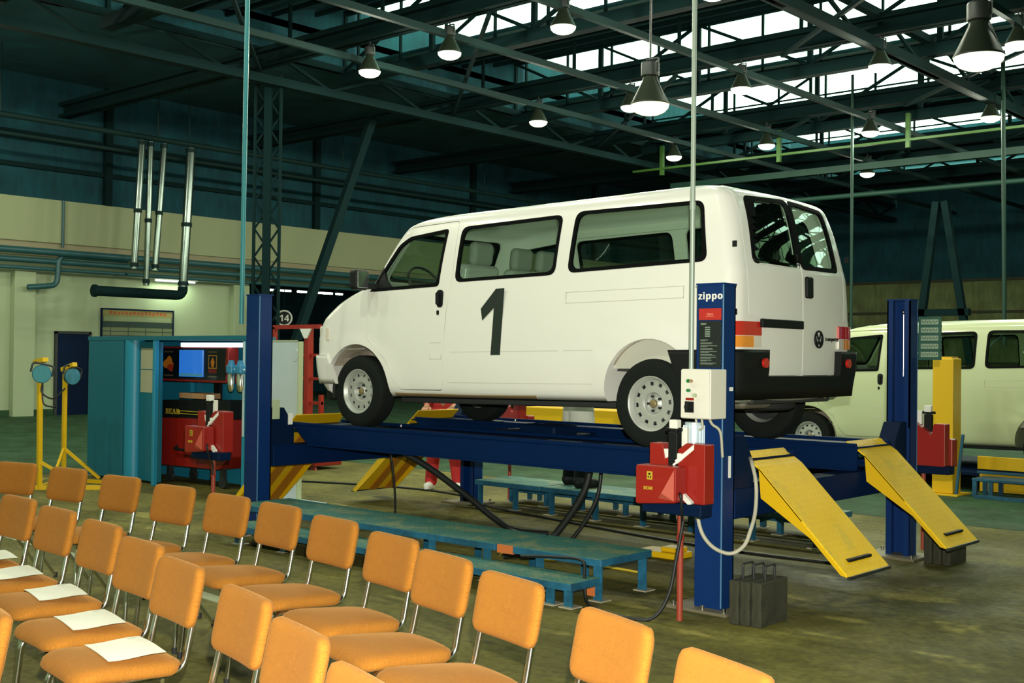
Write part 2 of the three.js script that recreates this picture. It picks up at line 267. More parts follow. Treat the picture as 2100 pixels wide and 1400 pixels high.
// ---------- services: ducts, pipes, rails ----------
{
  const ms = (n, g, m, label, cat, group) => tag(obj(n, g, m), label, cat, group);
  const duct = thing('overhead_duct', 'long thin overhead pipe running along the left wall above the hanging shiny pipes', 'pipe');
  obj('duct_run', bar([-18, 6.99, 6], [-18, 6.99, -36], .07), M.steelLit, duct); obj('duct_run', bar([-18.25, 6.62, 6], [-18.25, 6.62, -36], .05), M.steelLit, duct);
  for (const z of [-4, -8, -8.9, -14, -20, -26]) obj('hanger_rod', bar([-18, 7, z], [-18, 8.6, z], .018, 6), M.steelLit, duct);
  const drops = [[-7.56, 6.90, -7.39, 3.7, .085, 'leftmost shiny vertical pipe of the four hanging by the left wall'], [-7.8, 6.90, -7.73, 3.3, .075, 'second shiny vertical pipe from the left by the left wall'], [-8.18, 6.90, -7.97, 3.7, .08, 'third shiny vertical pipe from the left by the left wall'], [-8.96, 6.90, -8.78, 3.3, .115, 'rightmost, thickest shiny vertical pipe by the left wall, turning into a dark horizontal tail']];
  drops.forEach(([z0, y0, z1, y1, r, l]) => {
    const t = thing('drop_pipe', l, 'pipe', [-18, 0, 0]);
    obj('pipe_run', bar([0, y0, z0], [0, y1, z1], r, 16), M.pipe, t);
    if (r > .1) { obj('tail_pipe', bentTube([[0, 3.32, -8.78], [0, 3.10, -8.78], [.1, 3.10, -6.3]], .125, .2, 14), M.steel, t, 'thick dark horizontal tail'); obj('flange', bar([.1, 3.10, -6.34], [.1, 3.10, -6.26], .15, 14), M.steel, t); } for (const k of [.02, .55, .97]) { const p = V(0, lerp(y0, y1, k), lerp(z0, z1, k)); obj('pipe_collar', bar([0, p.y - .05, p.z], [0, p.y + .05, p.z], r * 1.18, 16), M.steelLit, t); }
  });
  const wp = [[-19.95, 4.12, .085], [-20.1, 3.90, .075], [-20.15, 3.70, .05]];
  wp.forEach(([x, y, r], i) => { const t = thing('wall_pipe', ['topmost blue green pipe running along the cream wall', 'middle blue green pipe running along the cream wall', 'thin lowest pipe running along the cream wall'][i], 'pipe', [x, y, 0]); obj('pipe_run', bar([0, 0, 13], [0, 0, -36], r, 12), M.pipeBlue, t); for (let z = 10; z > -36; z -= 4.6) obj('pipe_bracket', span(-.45, .06, -.02, .02, z - .03, z + .03), M.steel, t); });
  ms('elbow_pipe', bentTube([[-20.05, 4.06, -8.4], [-20.05, 4.06, -6.5], [-20.05, 3.3, -6.45], [-20.05, 3.22, -5.7]], .07, .18, 10), M.pipeBlue, 'blue green pipe that bends down the wall beside the left pilaster', 'pipe');
  ms('band_conduit', [bar([-20.36, 4.3, -6.75], [-20.36, 5.5, -6.75], .035)], M.pipeBlue, 'thin vertical conduit crossing the cream concrete band', 'conduit');
  // lighting rails
  [-9.1, -6.5, -3.86, -1.0, 1.5, 4.1, 6.7].forEach((x, i) => struct('trim_' + (i + 2), [span(x - .05, x + .05, 7.30, 7.42, -37, 13)], M.steelLit));
  // crane rails far back
  const cr = thing('crane_rail', 'far green and yellow crane rail hanging under the roof on the right', 'crane rail');
  obj('rail_beam', [span(-12, 14, 6.80, 6.98, -22.1, -21.9)], M.craneDark, cr); obj('rail_top', [span(-12, 14, 7.06, 7.12, -20.06, -19.94)], M.craneGreen, cr); for (const x of [-11, -7.25, -3.7, -.2, 3.4, 7]) obj('rail_hanger', [span(x - .05, x + .05, 6.9, 7.75, -20.05, -19.95)], M.craneGreen, cr);
  ms('far_pipe', bar([-12, 6.14, -22], [14, 6.14, -22], .07), M.craneDark, 'blue green pipe crossing the dark hall behind the lifted van', 'pipe');
  // drop cables of the far lifts
  ms('drop_conduit', bar([-4.2, 2.0, -18], [-4.21, 8.4, -18], .035), M.craneDark, 'thin green vertical conduit hanging right of the lifted van', 'conduit');
  ms('drop_conduit', bar([-.66, 2.0, -18], [-.73, 8.4, -18], .045), M.craneDark, 'thin green vertical conduit near the right edge above the parked van', 'conduit');
}
// ---------- lamps ----------
function lampParts(t, D, lensMat) {
  const R = D / 2;
  obj('lamp_shade', lathe([[R, .0], [R * 1.02, .015], [R * .98, .03], [R * .62, R * .85], [R * .42, R * 1.25], [R * .36, R * 1.5], [R * .34, R * 1.5]], 28), M.shade ??= phys([.018, .026, .016], .5, { specularIntensity: .4 }), t);
  obj('lamp_gear_box', [lathe([[0, R * 2.25], [R * .44, R * 2.25], [R * .48, R * 2.18], [R * .48, R * 1.55], [R * .40, R * 1.48], [0, R * 1.48]], 24)], M.blackSteel, t);
  obj('lamp_lens', lathe([[R * .99, .004], [R * .95, -R * .16], [R * .78, -R * .34], [R * .5, -R * .47], [R * .22, -R * .52], [0, -R * .53]], 28), lensMat, t);
  obj('lamp_bracket', [beam([-R * .22, R * 1.7, 0], [-R * .22, R * 2.4, 0], .02, .02), beam([R * .5, R * 1.7, 0], [R * .5, R * 2.4, 0], .02, .02), span(-R * .22, R * .5, R * 2.38, R * 2.44, -.015, .015)], M.blackSteel, t);
  return R;
}
function spot(t, y, power, color) {                                    // the bare lamp inside the glass bowl, open downwards and a little to the sides
  const l = new THREE.PointLight(color, power, 0, 2); l.position.set(0, y, 0); l.castShadow = true; l.shadow.radius = 6; t.add(l);
}
{
  const rows = [[-6.75, [-8.6, -6.46, -3.85, -1.0, 1.5, 4.1]], [-12.4, [-9.2, -6.6, -3.88, -.98, 1.47]], [-18.2, [-9.38, -6.6, -3.85, -1.06, 1.5]], [-23.95, [-6.6, -1.06]], [-1.0, [-17.2, -14.5, -6.46, -3.85, -1.0, 1.5]], [4.75, [-17.2, -14.5, -6.46, -3.85, -1.0, 1.5]]];
  const words = { '-6.75': ['nearest lamp row', ['leftmost', 'second from left', 'third from left', 'fourth from left', 'fifth', 'sixth', 'seventh']], '-12.4': ['middle lamp row', ['leftmost', 'second from left', 'third from left', 'fourth from left', 'fifth from left']], '-18.2': ['farthest lamp row', ['leftmost', 'second from left', 'third from left', 'fourth from left', 'fifth from left']], '-23.95': ['small lamp pair at the far end', ['left', 'right']], '-1': ['lamp row overhead', ['first', 'second', 'third', 'fourth', 'fifth', 'sixth']], '4.75': ['lamp row above the chairs', ['first', 'second', 'third', 'fourth', 'fifth', 'sixth']] };
  for (const [z, xs] of rows) xs.forEach((x, i) => {
    const [row, w] = words[z];
    const t = thing('high_bay_lamp', `glowing bell shaped ceiling lamp, ${w[i]} in the ${row}`, 'lamp', [x, 7.02, z], 0, 'high bay ceiling lamps');
    const R = lampParts(t, .42, M.lens); obj('lamp_rod', bar([0, R * 2.4, 0], [0, .575, 0], .012, 6), M.blackSteel, t);
    spot(t, -R * .22, LAMP, new THREE.Color(.97, 1.0, .78));
  });
  for (const [x, y, z, D, l] of [[-.545, 4.93, -4.53, .50, 'large low hung yellow lit bell lamp above the roof of the lifted van'], [3.62, 4.93, -4.76, .53, 'large low hung bell lamp near the upper right corner']]) {
    const t = thing('bell_lamp', l, 'lamp', [x, y, z]); const R = lampParts(t, D, x < 0 ? M.lensYellow : M.lens);
    obj('lamp_rod', bar([0, R * 2.4, 0], [0, 8.30 - y, 0], .014, 6), M.blackSteel, t); obj('lamp_guard', [beam([R * .95, .02, 0], [R * .3, R * 1.7, 0], .012), beam([-R * .95, .02, 0], [-R * .3, R * 1.7, 0], .012)], M.blackSteel, t);
    spot(t, -R * .22, BIGLAMP, new THREE.Color(1, .93, .6));
  }
  // fluorescent fitting on the cream wall and the row of tubes in the dark annex
  const wl = thing('wall_light', 'white fluorescent light fitting low on the cream wall under the dark pipe', 'light', [-20.2, 3.6, -9.95]);
  obj('light_housing', span(-.06, .06, .03, .1, -.68, .68, .01), M.white, wl); obj('fluorescent_tube', bar([0, 0, -.62], [0, 0, .62], .022), M.tubeGlow, wl);
  const pl = new THREE.RectAreaLight(new THREE.Color(.85, 1, .78), 26, .12, 1.2); pl.position.set(0, -.04, 0); pl.lookAt(-20.2 - 0, 0, -9.95); pl.rotation.set(-Math.PI / 2, 0, 0); wl.add(pl);
  [[-16.03, .24], [-16.58, .5], [-17.37, .52], [-18.27, .75], [-18.95, .3], [-20.2, .9]].forEach(([z, L], i) => {
    const t = thing('annex_tube_light', `fluorescent tube in the dark annex behind the lift, ${['leftmost', 'second from left', 'third from left', 'fourth from left', 'fifth from left', 'last, behind the van nose'][i]}`, 'light', [-24, 3.785, z], 0, 'annex tubes');
    obj('light_housing', span(-.08, .08, .04, .12, -L / 2, L / 2), M.steel, t); obj('fluorescent_tube', bar([0, 0, -L / 2], [0, 0, L / 2], .035), M.tubeGlow, t);
    obj('hanger', bar([0, .1, 0], [0, .62, 0], .01, 5), M.steel, t);
    const p = new THREE.PointLight(new THREE.Color(.85, 1, .85), 1.2 * L, 0, 2); p.position.y = -.1; t.add(p);
  });
}
// ---------- the van (x towards its rear, +z its left side, origin on the runway under the front axle) ----------
const RAKE = .015, WB = 3.32;
function pchip(xs, ys) {                                                 // monotone cubic
  const n = xs.length, d = [], m = [];
  for (let i = 0; i < n - 1; i++) d.push((ys[i + 1] - ys[i]) / (xs[i + 1] - xs[i]));
  for (let i = 0; i < n; i++) m.push(i === 0 ? d[0] : i === n - 1 ? d[n - 2] : d[i - 1] * d[i] <= 0 ? 0 : 2 / (1 / d[i - 1] + 1 / d[i]));
  return (x) => { let i = 0; while (i < n - 2 && x > xs[i + 1]) i++; const h = xs[i + 1] - xs[i], t = Math.max(0, Math.min(1, (x - xs[i]) / h)), t2 = t * t, t3 = t2 * t; return (2 * t3 - 3 * t2 + 1) * ys[i] + (t3 - 2 * t2 + t) * h * m[i] + (-2 * t3 + 3 * t2) * ys[i + 1] + (t3 - t2) * h * m[i + 1]; };
}
const prof = (t) => pchip(t.map((p) => p[0]), t.map((p) => p[1]));
const vFront = prof([[.26, -.60], [.33, -.68], [.45, -.73], [.62, -.748], [.78, -.745], [.90, -.715], [.98, -.67], [1.03, -.61], [1.084, -.53], [1.13, -.455], [1.17, -.37], [1.21, -.27], [1.245, -.15], [1.27, -.03], [1.29, .06], [1.32, .10], [1.54, .25], [1.74, .39], [1.80, .455], [1.84, .57], [1.87, .76], [1.895, 1.02], [1.912, 1.35], [1.922, 1.7], [1.926, 1.95]]);
const vRear = prof([[.26, 3.98], [.33, 4.04], [.5, 4.075], [.9, 4.085], [1.22, 4.08], [1.30, 4.065], [1.55, 4.02], [1.75, 3.965], [1.80, 3.94], [1.84, 3.88], [1.87, 3.77], [1.895, 3.55], [1.912, 3.2], [1.922, 2.75], [1.926, 2.45]]);
const vWide = prof([[.26, .84], [.33, .885], [.45, .905], [.62, .915], [.80, .918], [1.05, .91], [1.22, .895], [1.30, .885], [1.54, .84], [1.74, .79], [1.80, .768], [1.84, .735], [1.87, .68], [1.895, .57], [1.912, .42], [1.922, .22], [1.926, .06]]);
const FLARE = (x, y) => { let f = 0; for (const [cx, cy, R] of [[.03, .31, .44], [3.31, .33, .44]]) { const r = Math.hypot(x - cx, y - cy); f = Math.max(f, .020 * sm(R + .10, R + .02, r) ); } return f; };
function vanLoft(d, y0 = .27, y1 = 1.926, ys = null) {                    // d: outward offset
  const Y = []; if (ys) Y.push(...ys); else { for (let y = y0; y < 1.0; y += .045) Y.push(y); for (let y = 1.0; y < 1.33; y += .018) Y.push(y); for (let y = 1.33; y < 1.74; y += .05) Y.push(y); for (let y = 1.74; y < 1.9; y += .012) Y.push(y); for (const y of [1.904, 1.912, 1.919, 1.926]) if (y < y1 - .001) Y.push(y); Y.push(y1); }
  const yy = Y.filter((y) => y >= y0 - 1e-6 && y <= y1 + 1e-6);
  const NS = 34, NC = 9, NF = 8;
  const rings = yy.map((y) => {
    const xf = vFront(y) - d, xr = vRear(y) + d, w = vWide(y) + d, low = sm(1.33, 1.22, y), L = (xr - xf) / 2;
    const rfx = Math.min(lerp(.16, .30, low), L * .45), rfz = Math.min(lerp(.28, .44, low), w * .6), rrx = Math.min(.11, L * .3), rrz = Math.min(.14, w * .5), bf = lerp(.09, .05, low) * Math.min(1, L), br = .035 * Math.min(1, L);
    const half = [];                                                     // z >= 0 side from the front centre to the rear centre
    for (let i = 0; i <= NF; i++) { const t = i / NF; half.push([xf + bf * t * t * .4, t * (w - rfz)]); }
    const x0 = xf + bf * .4; for (let i = 1; i <= NC; i++) { const a = i / NC * Math.PI / 2; half.push([x0 + rfx - rfx * Math.cos(a), w - rfz + rfz * Math.sin(a)]); }
    const xa = x0 + rfx, xb = xr - br - rrx; for (let i = 1; i <= NS; i++) { const t = i / NS; half.push([lerp(xa, xb, t), w + (y < 1 ? FLARE(lerp(xa, xb, t), y) : 0)]); }
    for (let i = 1; i <= NC; i++) { const a = i / NC * Math.PI / 2; half.push([xb + rrx * Math.sin(a), w - rrz + rrz * Math.cos(a)]); }
    for (let i = 1; i <= NF; i++) { const t = 1 - i / NF; half.push([xr - br * t * t, t * (w - rrz)]); }
    const full = half.slice(); for (let i = half.length - 2; i > 0; i--) full.push([half[i][0], -half[i][1]]);
    return full.map(([x, z]) => [x, y + d * (y > 1.85 ? sm(1.85, 1.926, y) : y < y0 + .01 ? -1 : 0), z]);
  });
  const n = rings[0].length, pos = [], idx = []; rings.forEach((r) => r.forEach((p) => pos.push(...p)));
  for (let j = 0; j + 1 < rings.length; j++) for (let i = 0; i < n; i++) { const a = j * n + i, b = j * n + (i + 1) % n; idx.push(a, b, a + n, b, b + n, a + n); }
  for (const [ring, flip] of [[0, 0], [rings.length - 1, 1]]) {
    const c = pos.length / 3, r = rings[ring]; pos.push((r[0][0] + r[Math.floor(n / 2)][0]) / 2, r[0][1], 0);
    for (let i = 0; i < n; i++) { const a = ring * n + i, b = ring * n + (i + 1) % n; flip ? idx.push(c, a, b) : idx.push(c, b, a); }
  }
  const g = new THREE.BufferGeometry(); g.setAttribute('position', new THREE.Float32BufferAttribute(pos, 3)); g.setIndex(idx);
  // outward orientation check
  const P = g.attributes.position, vol = (() => { let v = 0; const a = V(), b = V(), c = V(); for (let i = 0; i < idx.length; i += 3) { a.fromBufferAttribute(P, idx[i]); b.fromBufferAttribute(P, idx[i + 1]); c.fromBufferAttribute(P, idx[i + 2]); v += a.dot(b.cross(c)); } return v; })();
  if (vol < 0) for (let i = 0; i < idx.length; i += 3) { const t = idx[i]; idx[i] = idx[i + 1]; idx[i + 1] = t; }
  g.setIndex(idx); g.computeVertexNormals(); return g;
}
const ev = new Evaluator(); ev.attributes = ['position', 'normal']; ev.useGroups = false;
const brush = (g) => { const h = g.clone(); for (const k of Object.keys(h.attributes)) if (!['position', 'normal'].includes(k)) h.deleteAttribute(k); h.clearGroups(); const b = new Brush(h); b.updateMatrixWorld(); return b; };
const csg = (a, b, op) => { const r = ev.evaluate(a, b, op); r.updateMatrixWorld(); return r; };
const geo = (b) => { const g = b.geometry.clone(); const n = g.attributes.position.count; g.setAttribute('uv', new THREE.BufferAttribute(new Float32Array(n * 2), 2)); g.clearGroups(); g.morphAttributes = {}; return g; };
const sideCut = (shape, side = 1, a = .45, b = 1.2) => { const g = extrude(shape, b - a, 0, 5); g.translate(0, 0, side > 0 ? a : -b); return brush(g); };
const endCut = (shape, xa, xb) => { const g = extrude(shape, xb - xa, 0, 5); g.applyMatrix4(new THREE.Matrix4().makeBasis(V(0, 0, 1), V(0, 1, 0), V(-1, 0, 0))); g.translate(xb, 0, 0); return brush(g); };  // shape in (z, y)
const grow = (pts, d) => { const c = pts.reduce((s, p) => [s[0] + p[0] / pts.length, s[1] + p[1] / pts.length], [0, 0]); return pts.map((p, i) => { const n = pts.length, a = pts[(i + n - 1) % n], b = pts[(i + 1) % n]; const u = [p[0] - a[0], p[1] - a[1]], w = [b[0] - p[0], b[1] - p[1]]; const lu = Math.hypot(...u), lw = Math.hypot(...w); const s = ((p[0] - a[0]) * (b[1] - p[1]) - (p[1] - a[1]) * (b[0] - p[0])) > 0 ? 1 : -1; const n1 = [u[1] / lu * s, -u[0] / lu * s], n2 = [w[1] / lw * s, -w[0] / lw * s]; const k = 1 + n1[0] * n2[0] + n1[1] * n2[1]; return [p[0] + d * (n1[0] + n2[0]) / k, p[1] + d * (n1[1] + n2[1]) / k]; }); };
const vanParts = (() => {
  const SIDE = {                                                          // glazed openings (x, y)
    middle: [[1.285, 1.262], [2.39, 1.268], [2.40, 1.750], [1.285, 1.738]], rear: [[2.525, 1.275], [3.80, 1.292], [3.715, 1.742], [2.54, 1.760]],
  };
  const cab = [[.215, 1.225], [1.085, 1.236], [1.115, 1.738], [.64, 1.700], [.52, 1.635]];
  const door = [[.27, .42], [.60, .335], [1.13, .335], [1.20, 1.0], [1.245, 1.30], [1.225, 1.800], [.62, 1.785], [.46, 1.68], [.165, 1.20], [.18, .80], [.40, .68], [.46, .50]].filter((p, i) => ![0, 10, 11].includes(i)).concat([[.43, .60], [.53, .42]]);
  const rearL = [[-.012, 1.275], [-.012, 1.80], [-.60, 1.775], [-.655, 1.285]];
  const out0 = brush(vanLoft(0)), inn = brush(vanLoft(-.045, .50, 1.885, null));
  let body = csg(out0, inn, SUBTRACTION);
  const winL = {}, cut = [];
  for (const s of [1, -1]) { for (const k of ['middle', 'rear']) cut.push(sideCut(roundedPoly(SIDE[k], .075), s)); cut.push(sideCut(roundedPoly(cab, [.015, .03, .035, .08, .08]), s)); }
  const screen = [[-.70, 1.33], [.70, 1.33], [.60, 1.765], [-.60, 1.765]]; cut.push(endCut(roundedPoly(screen, .08), -.3, .9));
  const rw = (s) => { const p = rearL.map(([z, y]) => [z * s, y]); return p; };
  const R1 = rw(1), R2 = rw(-1);
  for (const r of [R1, R2]) cut.push(endCut(roundedPoly(r, [.03, .03, .06, .08]), 3.7, 4.3));
  const archShape = (cx, cy, R, yl) => { const s = new THREE.Shape(); s.moveTo(cx - R, yl); s.lineTo(cx - R, cy); s.absarc(cx, cy, R, Math.PI, 0, true); s.lineTo(cx + R, yl); s.closePath(); return s; };
  for (const s of [1, -1]) for (const a of [[.035, .31, .435], [3.315, .32, .42]]) { const g = extrude(archShape(...a, .1), .75, 0, 24); g.translate(0, 0, s > 0 ? .52 : -1.27); cut.push(brush(g)); }
  for (const c of cut) body = csg(body, c, SUBTRACTION);
  // doors are parts of their own: cut them out of the shell with a 5 mm shut line
  const dS = roundedPoly(door, .04), doorCut = sideCut(dS, 1, .60, 1.3), gap = sideCut(roundedPoly(grow(door, .006), .045), 1, .60, 1.3);
  const frontDoor = csg(body, doorCut, INTERSECTION); body = csg(body, gap, SUBTRACTION);
  const rdo = [[.006, .47], [.58, .47], [.585, .865], [.735, .905], [.745, 1.24], [.70, 1.835], [.006, 1.85]], rdoors = [];
  for (const s of [1, -1]) {
    const p = rdo.map(([z, y]) => [z * s, y]), q = grow(rdo, .004).map(([z, y]) => [z * s, y]);
    // the (z, y) shape is mirrored by endCut, so pass it as is: +z is the left door
    const c1 = endCut(roundedPoly(p, .03), 3.80, 4.4), c2 = endCut(roundedPoly(q, .035), 3.80, 4.4);
    rdoors.push(csg(body, c1, INTERSECTION)); body = csg(body, c2, SUBTRACTION);
  }
  // shut lines of the side panel and fuel flap as thin cuts
  const glassShell = csg(brush(vanLoft(-.010, .9, 1.90)), brush(vanLoft(-.015, .85, 1.895)), SUBTRACTION), sealShell = csg(brush(vanLoft(.004, .9, 1.92)), brush(vanLoft(-.022, .85, 1.89)), SUBTRACTION);
  const ring = (pts, r, a, b) => { const s = roundedPoly(grow(pts, a), r); s.holes.push(roundedPoly(grow(pts, -b), r)); return s; };
  const glass = {}, seal = {};
  for (const s of [1, -1]) {
    for (const k of ['middle', 'rear']) { glass[k + s] = csg(glassShell, sideCut(roundedPoly(grow(SIDE[k], .002), .075), s), INTERSECTION); seal[k + s] = csg(sealShell, sideCut(ring(SIDE[k], .075, .005, .024), s), INTERSECTION); }
    glass['cab' + s] = csg(glassShell, sideCut(roundedPoly(cab, .03), s), INTERSECTION); seal['cab' + s] = csg(sealShell, sideCut(ring(cab, .04, .004, .026), s), INTERSECTION);
    const r = s > 0 ? R1 : R2; glass['tail' + s] = csg(glassShell, endCut(roundedPoly(r, .05), 3.7, 4.3), INTERSECTION); seal['tail' + s] = csg(sealShell, endCut(ring(r, .06, .008, .026), 3.7, 4.3), INTERSECTION);
  }
  const wsr = roundedPoly(screen, .08); glass.screen = csg(glassShell, endCut(wsr, -.3, .9), INTERSECTION); seal.screen = csg(sealShell, endCut(ring(screen, .08, .004, .03), -.3, .9), INTERSECTION);
  const triangle = csg(sealShell, sideCut(poly([[.20, 1.222], [.50, 1.226], [.40, 1.33], [.345, 1.44], [.31, 1.40]]), 1), INTERSECTION);
  const skirt = csg(csg(brush(vanLoft(.003, .275, .36, [.275, .3, .33, .36])), brush(vanLoft(-.01, .25, .40, [.25, .3, .33, .40])), SUBTRACTION), sideCut(poly([[.52, .262], [2.18, .262], [2.18, .302], [1.5, .296], [.52, .305]]), 1), INTERSECTION);
  const out = { body, frontDoor, rdL: rdoors[0], rdR: rdoors[1], triangle, skirt }; for (const k in out) out[k] = geo(out[k]);
  for (const k in glass) glass[k] = geo(glass[k]); for (const k in seal) seal[k] = geo(seal[k]);
  return { ...out, glass, seal, SIDE };
})();
const sideZ = (y) => vWide(y);
function onSide(shape, depth, y) { const g = extrude(shape, depth, Math.min(.004, depth * .3)); return g; }
// wheel: axis along z, outer face towards +z
const wheelGeo = (() => {
  const R = .33, w = .10;
  const tyre = lathe([[.195, -w * .9], [.215, -w], [.27, -w * 1.02], [.312, -w * .93], [.327, -w * .72], [R, -w * .4], [R, w * .4], [.327, w * .72], [.312, w * .93], [.27, w * 1.02], [.215, w], [.195, w * .9], [.190, 0], [.195, -w * .9]], 56).rotateX(Math.PI / 2);
  const grooves = []; for (const z of [-.045, -.015, .015, .045]) grooves.push(new THREE.TorusGeometry(.3305, .0035, 4, 56).translate(0, 0, z));
  const rimBarrel = lathe([[.192, -.085], [.186, -.06], [.170, -.02], [.168, .03], [.182, .065], [.197, .078], [.206, .088], [.207, .094], [.202, .097], [.194, .092], [.186, .080], [.176, .066]], 56).rotateX(Math.PI / 2);
  const s = new THREE.Shape(); s.absarc(0, 0, .178, 0, Math.PI * 2, false);
  const inner = new THREE.Path(); inner.absarc(0, 0, .098, 0, Math.PI * 2, true); s.holes.push(inner);
  for (let i = 0; i < 12; i++) { const a = (i + .5) / 12 * Math.PI * 2, h = new THREE.Path(), c = Math.cos(a), q = Math.sin(a); const P = (r, t) => [c * r - q * t, q * r + c * t]; const pts = [P(.132, -.016), P(.163, -.020), P(.163, .020), P(.132, .016)]; h.moveTo(...pts[0]); for (let k = 1; k <= 4; k++) { h.lineTo(...pts[k % 4]); } s.holes.push(h); }
  const disc = extrude(s, .012, .002, 32).translate(0, 0, .042);
  const dish = lathe([[.100, .052], [.088, .058], [.080, .050], [.072, .022], [.058, .018], [.046, .030], [.034, .036], [.030, .045], [.020, .048], [0, .048]], 40).rotateX(Math.PI / 2);
  const hub = lathe([[.031, .034], [.031, .056], [.024, .064], [0, .066]], 20).rotateX(Math.PI / 2); const bolts = []; for (let i = 0; i < 5; i++) { const a = i / 5 * Math.PI * 2 + .3; bolts.push(new THREE.CylinderGeometry(.010, .011, .022, 6).rotateX(Math.PI / 2).translate(Math.cos(a) * .056, Math.sin(a) * .056, .036)); }
  const drum = lathe([[0, -.04], [.166, -.04], [.166, .036], [.106, .036], [.106, .0], [0, .0]], 32).rotateX(Math.PI / 2);
  return { tyre, grooves: merge(grooves), rim: merge([rimBarrel, disc, dish]), hub: merge([hub]), bolts, drum };
})();
function makeWheel(parent, x, y, z, side, turn = 0) {
  const g = new THREE.Group(); g.name = 'wheel'; g.position.set(x, y, z); g.rotation.y = side > 0 ? 0 : Math.PI; g.rotation.z = turn; parent.add(g);
  obj('tyre', [wheelGeo.tyre, wheelGeo.grooves], M.tyre, g); obj('wheel_rim', wheelGeo.rim, M.rim, g); obj('hub_cap', wheelGeo.hub, mat([.30, .24, .12], .5, .5), g); each('wheel_bolt', wheelGeo.bolts, M.blackSteel, g); obj('brake_drum', wheelGeo.drum, M.blackSteel, g);
  return g;
}
function makeVan(label, pos, racing) {
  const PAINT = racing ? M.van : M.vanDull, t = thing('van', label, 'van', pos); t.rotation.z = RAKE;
  const P = vanParts;
  obj('body_shell', P.body, PAINT, t);
  const fd = obj('front_door', P.frontDoor, PAINT, t);
  obj('door_glass', P.glass.cab1, M.glass, fd); obj('window_seal', P.seal.cab1, M.seal, fd); obj('mirror_triangle', P.triangle, M.blackPlastic, fd);
  const grip = (x, y0, y1, w) => { const s = roundedPoly([[x - w, y0], [x + w, y0], [x + w, y1], [x - w, y1]], w * .9); return s; };
  const hz = sideZ(1.13); obj('door_handle', [extrude(grip(1.118, 1.052, 1.196, .032), .010, .004).translate(0, 0, hz - .002), extrude(grip(1.108, 1.075, 1.175, .014), .03, .004).translate(0, 0, hz)], M.blackPlastic, fd);
  obj('door_lock', extrude(grip(1.098, .985, 1.022, .011), .006, .002).translate(0, 0, sideZ(1.0)), M.blackPlastic, fd);
  const mir = obj('wing_mirror', [new RoundedBoxGeometry(.11, .185, .17, 3, .035).translate(.20, 1.325, 1.03), beam([.27, 1.27, .88], [.22, 1.27, 1.0], .05, .05)], M.blackPlastic, t); obj('mirror_glass', span(.252, .258, 1.25, 1.40, .965, 1.095, .02), M.chrome, mir);
  for (const k of ['middle1', 'rear1', 'middle-1', 'rear-1', 'cab-1', 'screen']) { const s = obj('window_seal', P.seal[k], M.seal, t); obj('window_glass', P.glass[k], M.glass, s); }
  for (const s of [1, -1]) { const d = obj('rear_door', s > 0 ? P.rdL : P.rdR, PAINT, t); obj('window_seal', P.seal['tail' + s], M.seal, d); obj('window_glass', P.glass['tail' + s], M.glass, d);
    if (s < 0) obj('door_handle', [new RoundedBoxGeometry(.035, .165, .10, 3, .017).translate(4.092, 1.135, -.085)], M.blackPlastic, d);
    else { obj('plate_strip', span(4.078, 4.106, .815, .878, .02, .63, .008), M.blackPlastic, d); }
    for (const y of [.92, 1.40]) obj('door_hinge', span(4.0, 4.035, y - .022, y + .022, s * .862, s * .872, .003), M.blackPlastic, d); }
  obj('sill_rust', P.skirt, M.rust, t, 'rusty strip along the bottom of the sill');
  // feature lines pressed into the side
  const ln = (x0, x1, y) => span(x0, x1, y - .0022, y + .0022, sideZ(y) - .004, sideZ(y) + .0008); each('body_crease', [ln(1.26, 2.45, .66), ln(2.50, 2.86, .66), ln(1.2, 2.9, .40), ln(-.35, .15, .70)], M.vanIn, t);
  const sq = (x0, x1, y0, y1) => [span(x0, x1, y0, y0 + .005, sideZ(y0) - .003, sideZ(y0) + .0012), span(x0, x1, y1 - .005, y1, sideZ(y1) - .003, sideZ(y1) + .0012), span(x0, x0 + .005, y0, y1, sideZ((y0 + y1) / 2) - .003, sideZ(y0) + .0012), span(x1 - .005, x1, y0, y1, sideZ(y0) - .003, sideZ(y0) + .0012)];
  obj('fuel_flap', sq(1.0, 1.14, .60, .745), M.vanIn, t); obj('pressed_panel', sq(2.52, 3.62, 1.03, 1.12), M.vanIn, t);
  // lights
  for (const s of [1, -1]) {
    const tl = new THREE.Group(); tl.name = 'tail_light'; t.add(tl);
    const wrap = (y0, y1, z0, z1, m, n) => { const a = brush(vanLoft(.016, .5, 1.0, [.5, .6, .66, .70, .75, .80, .85, .9, 1.0])), b = brush(vanLoft(-.01, .45, 1.05, [.45, .6, .7, .8, .9, 1.05])); const sh = csg(csg(a, b, SUBTRACTION), endCut(roundedPoly([[s * z0, y0], [s * z1, y0], [s * z1, y1], [s * z0, y1]], .006), 3.93, 4.3), INTERSECTION); obj(n, geo(sh), m, tl); };
    if (!makeVan.tail) makeVan.tail = {};
    if (makeVan.tail[s]) for (const [n, g, m] of makeVan.tail[s]) obj(n, g, m, tl);
    else { wrap(.755, .855, .605, 1.0, M.lensRed, 'red_lens'); wrap(.672, .752, .70, 1.0, M.lensAmber, 'amber_lens'); wrap(.672, .752, .605, .697, M.lensWhite, 'reversing_lens'); makeVan.tail[s] = tl.children.map((m) => [m.name, m.geometry, m.material]); }
    obj('head_light', [new RoundedBoxGeometry(.05, .19, .36, 3, .02).translate(-.70, .84, s * .56)], M.lensWhite, t); obj('indicator', extrude(roundedPoly([[-.40, .79], [-.355, .79], [-.355, .90], [-.40, .90]], .012), .01, .003).translate(0, 0, s > 0 ? sideZ(.85) - .004 : -sideZ(.85) - .008), M.lensWhite, t);
  }
  each('grille_bar', [0, 1, 2].map((i) => span(-.745, -.70, .80 + i * .05, .83 + i * .05, -.36, .36, .006)), M.blackPlastic, t);
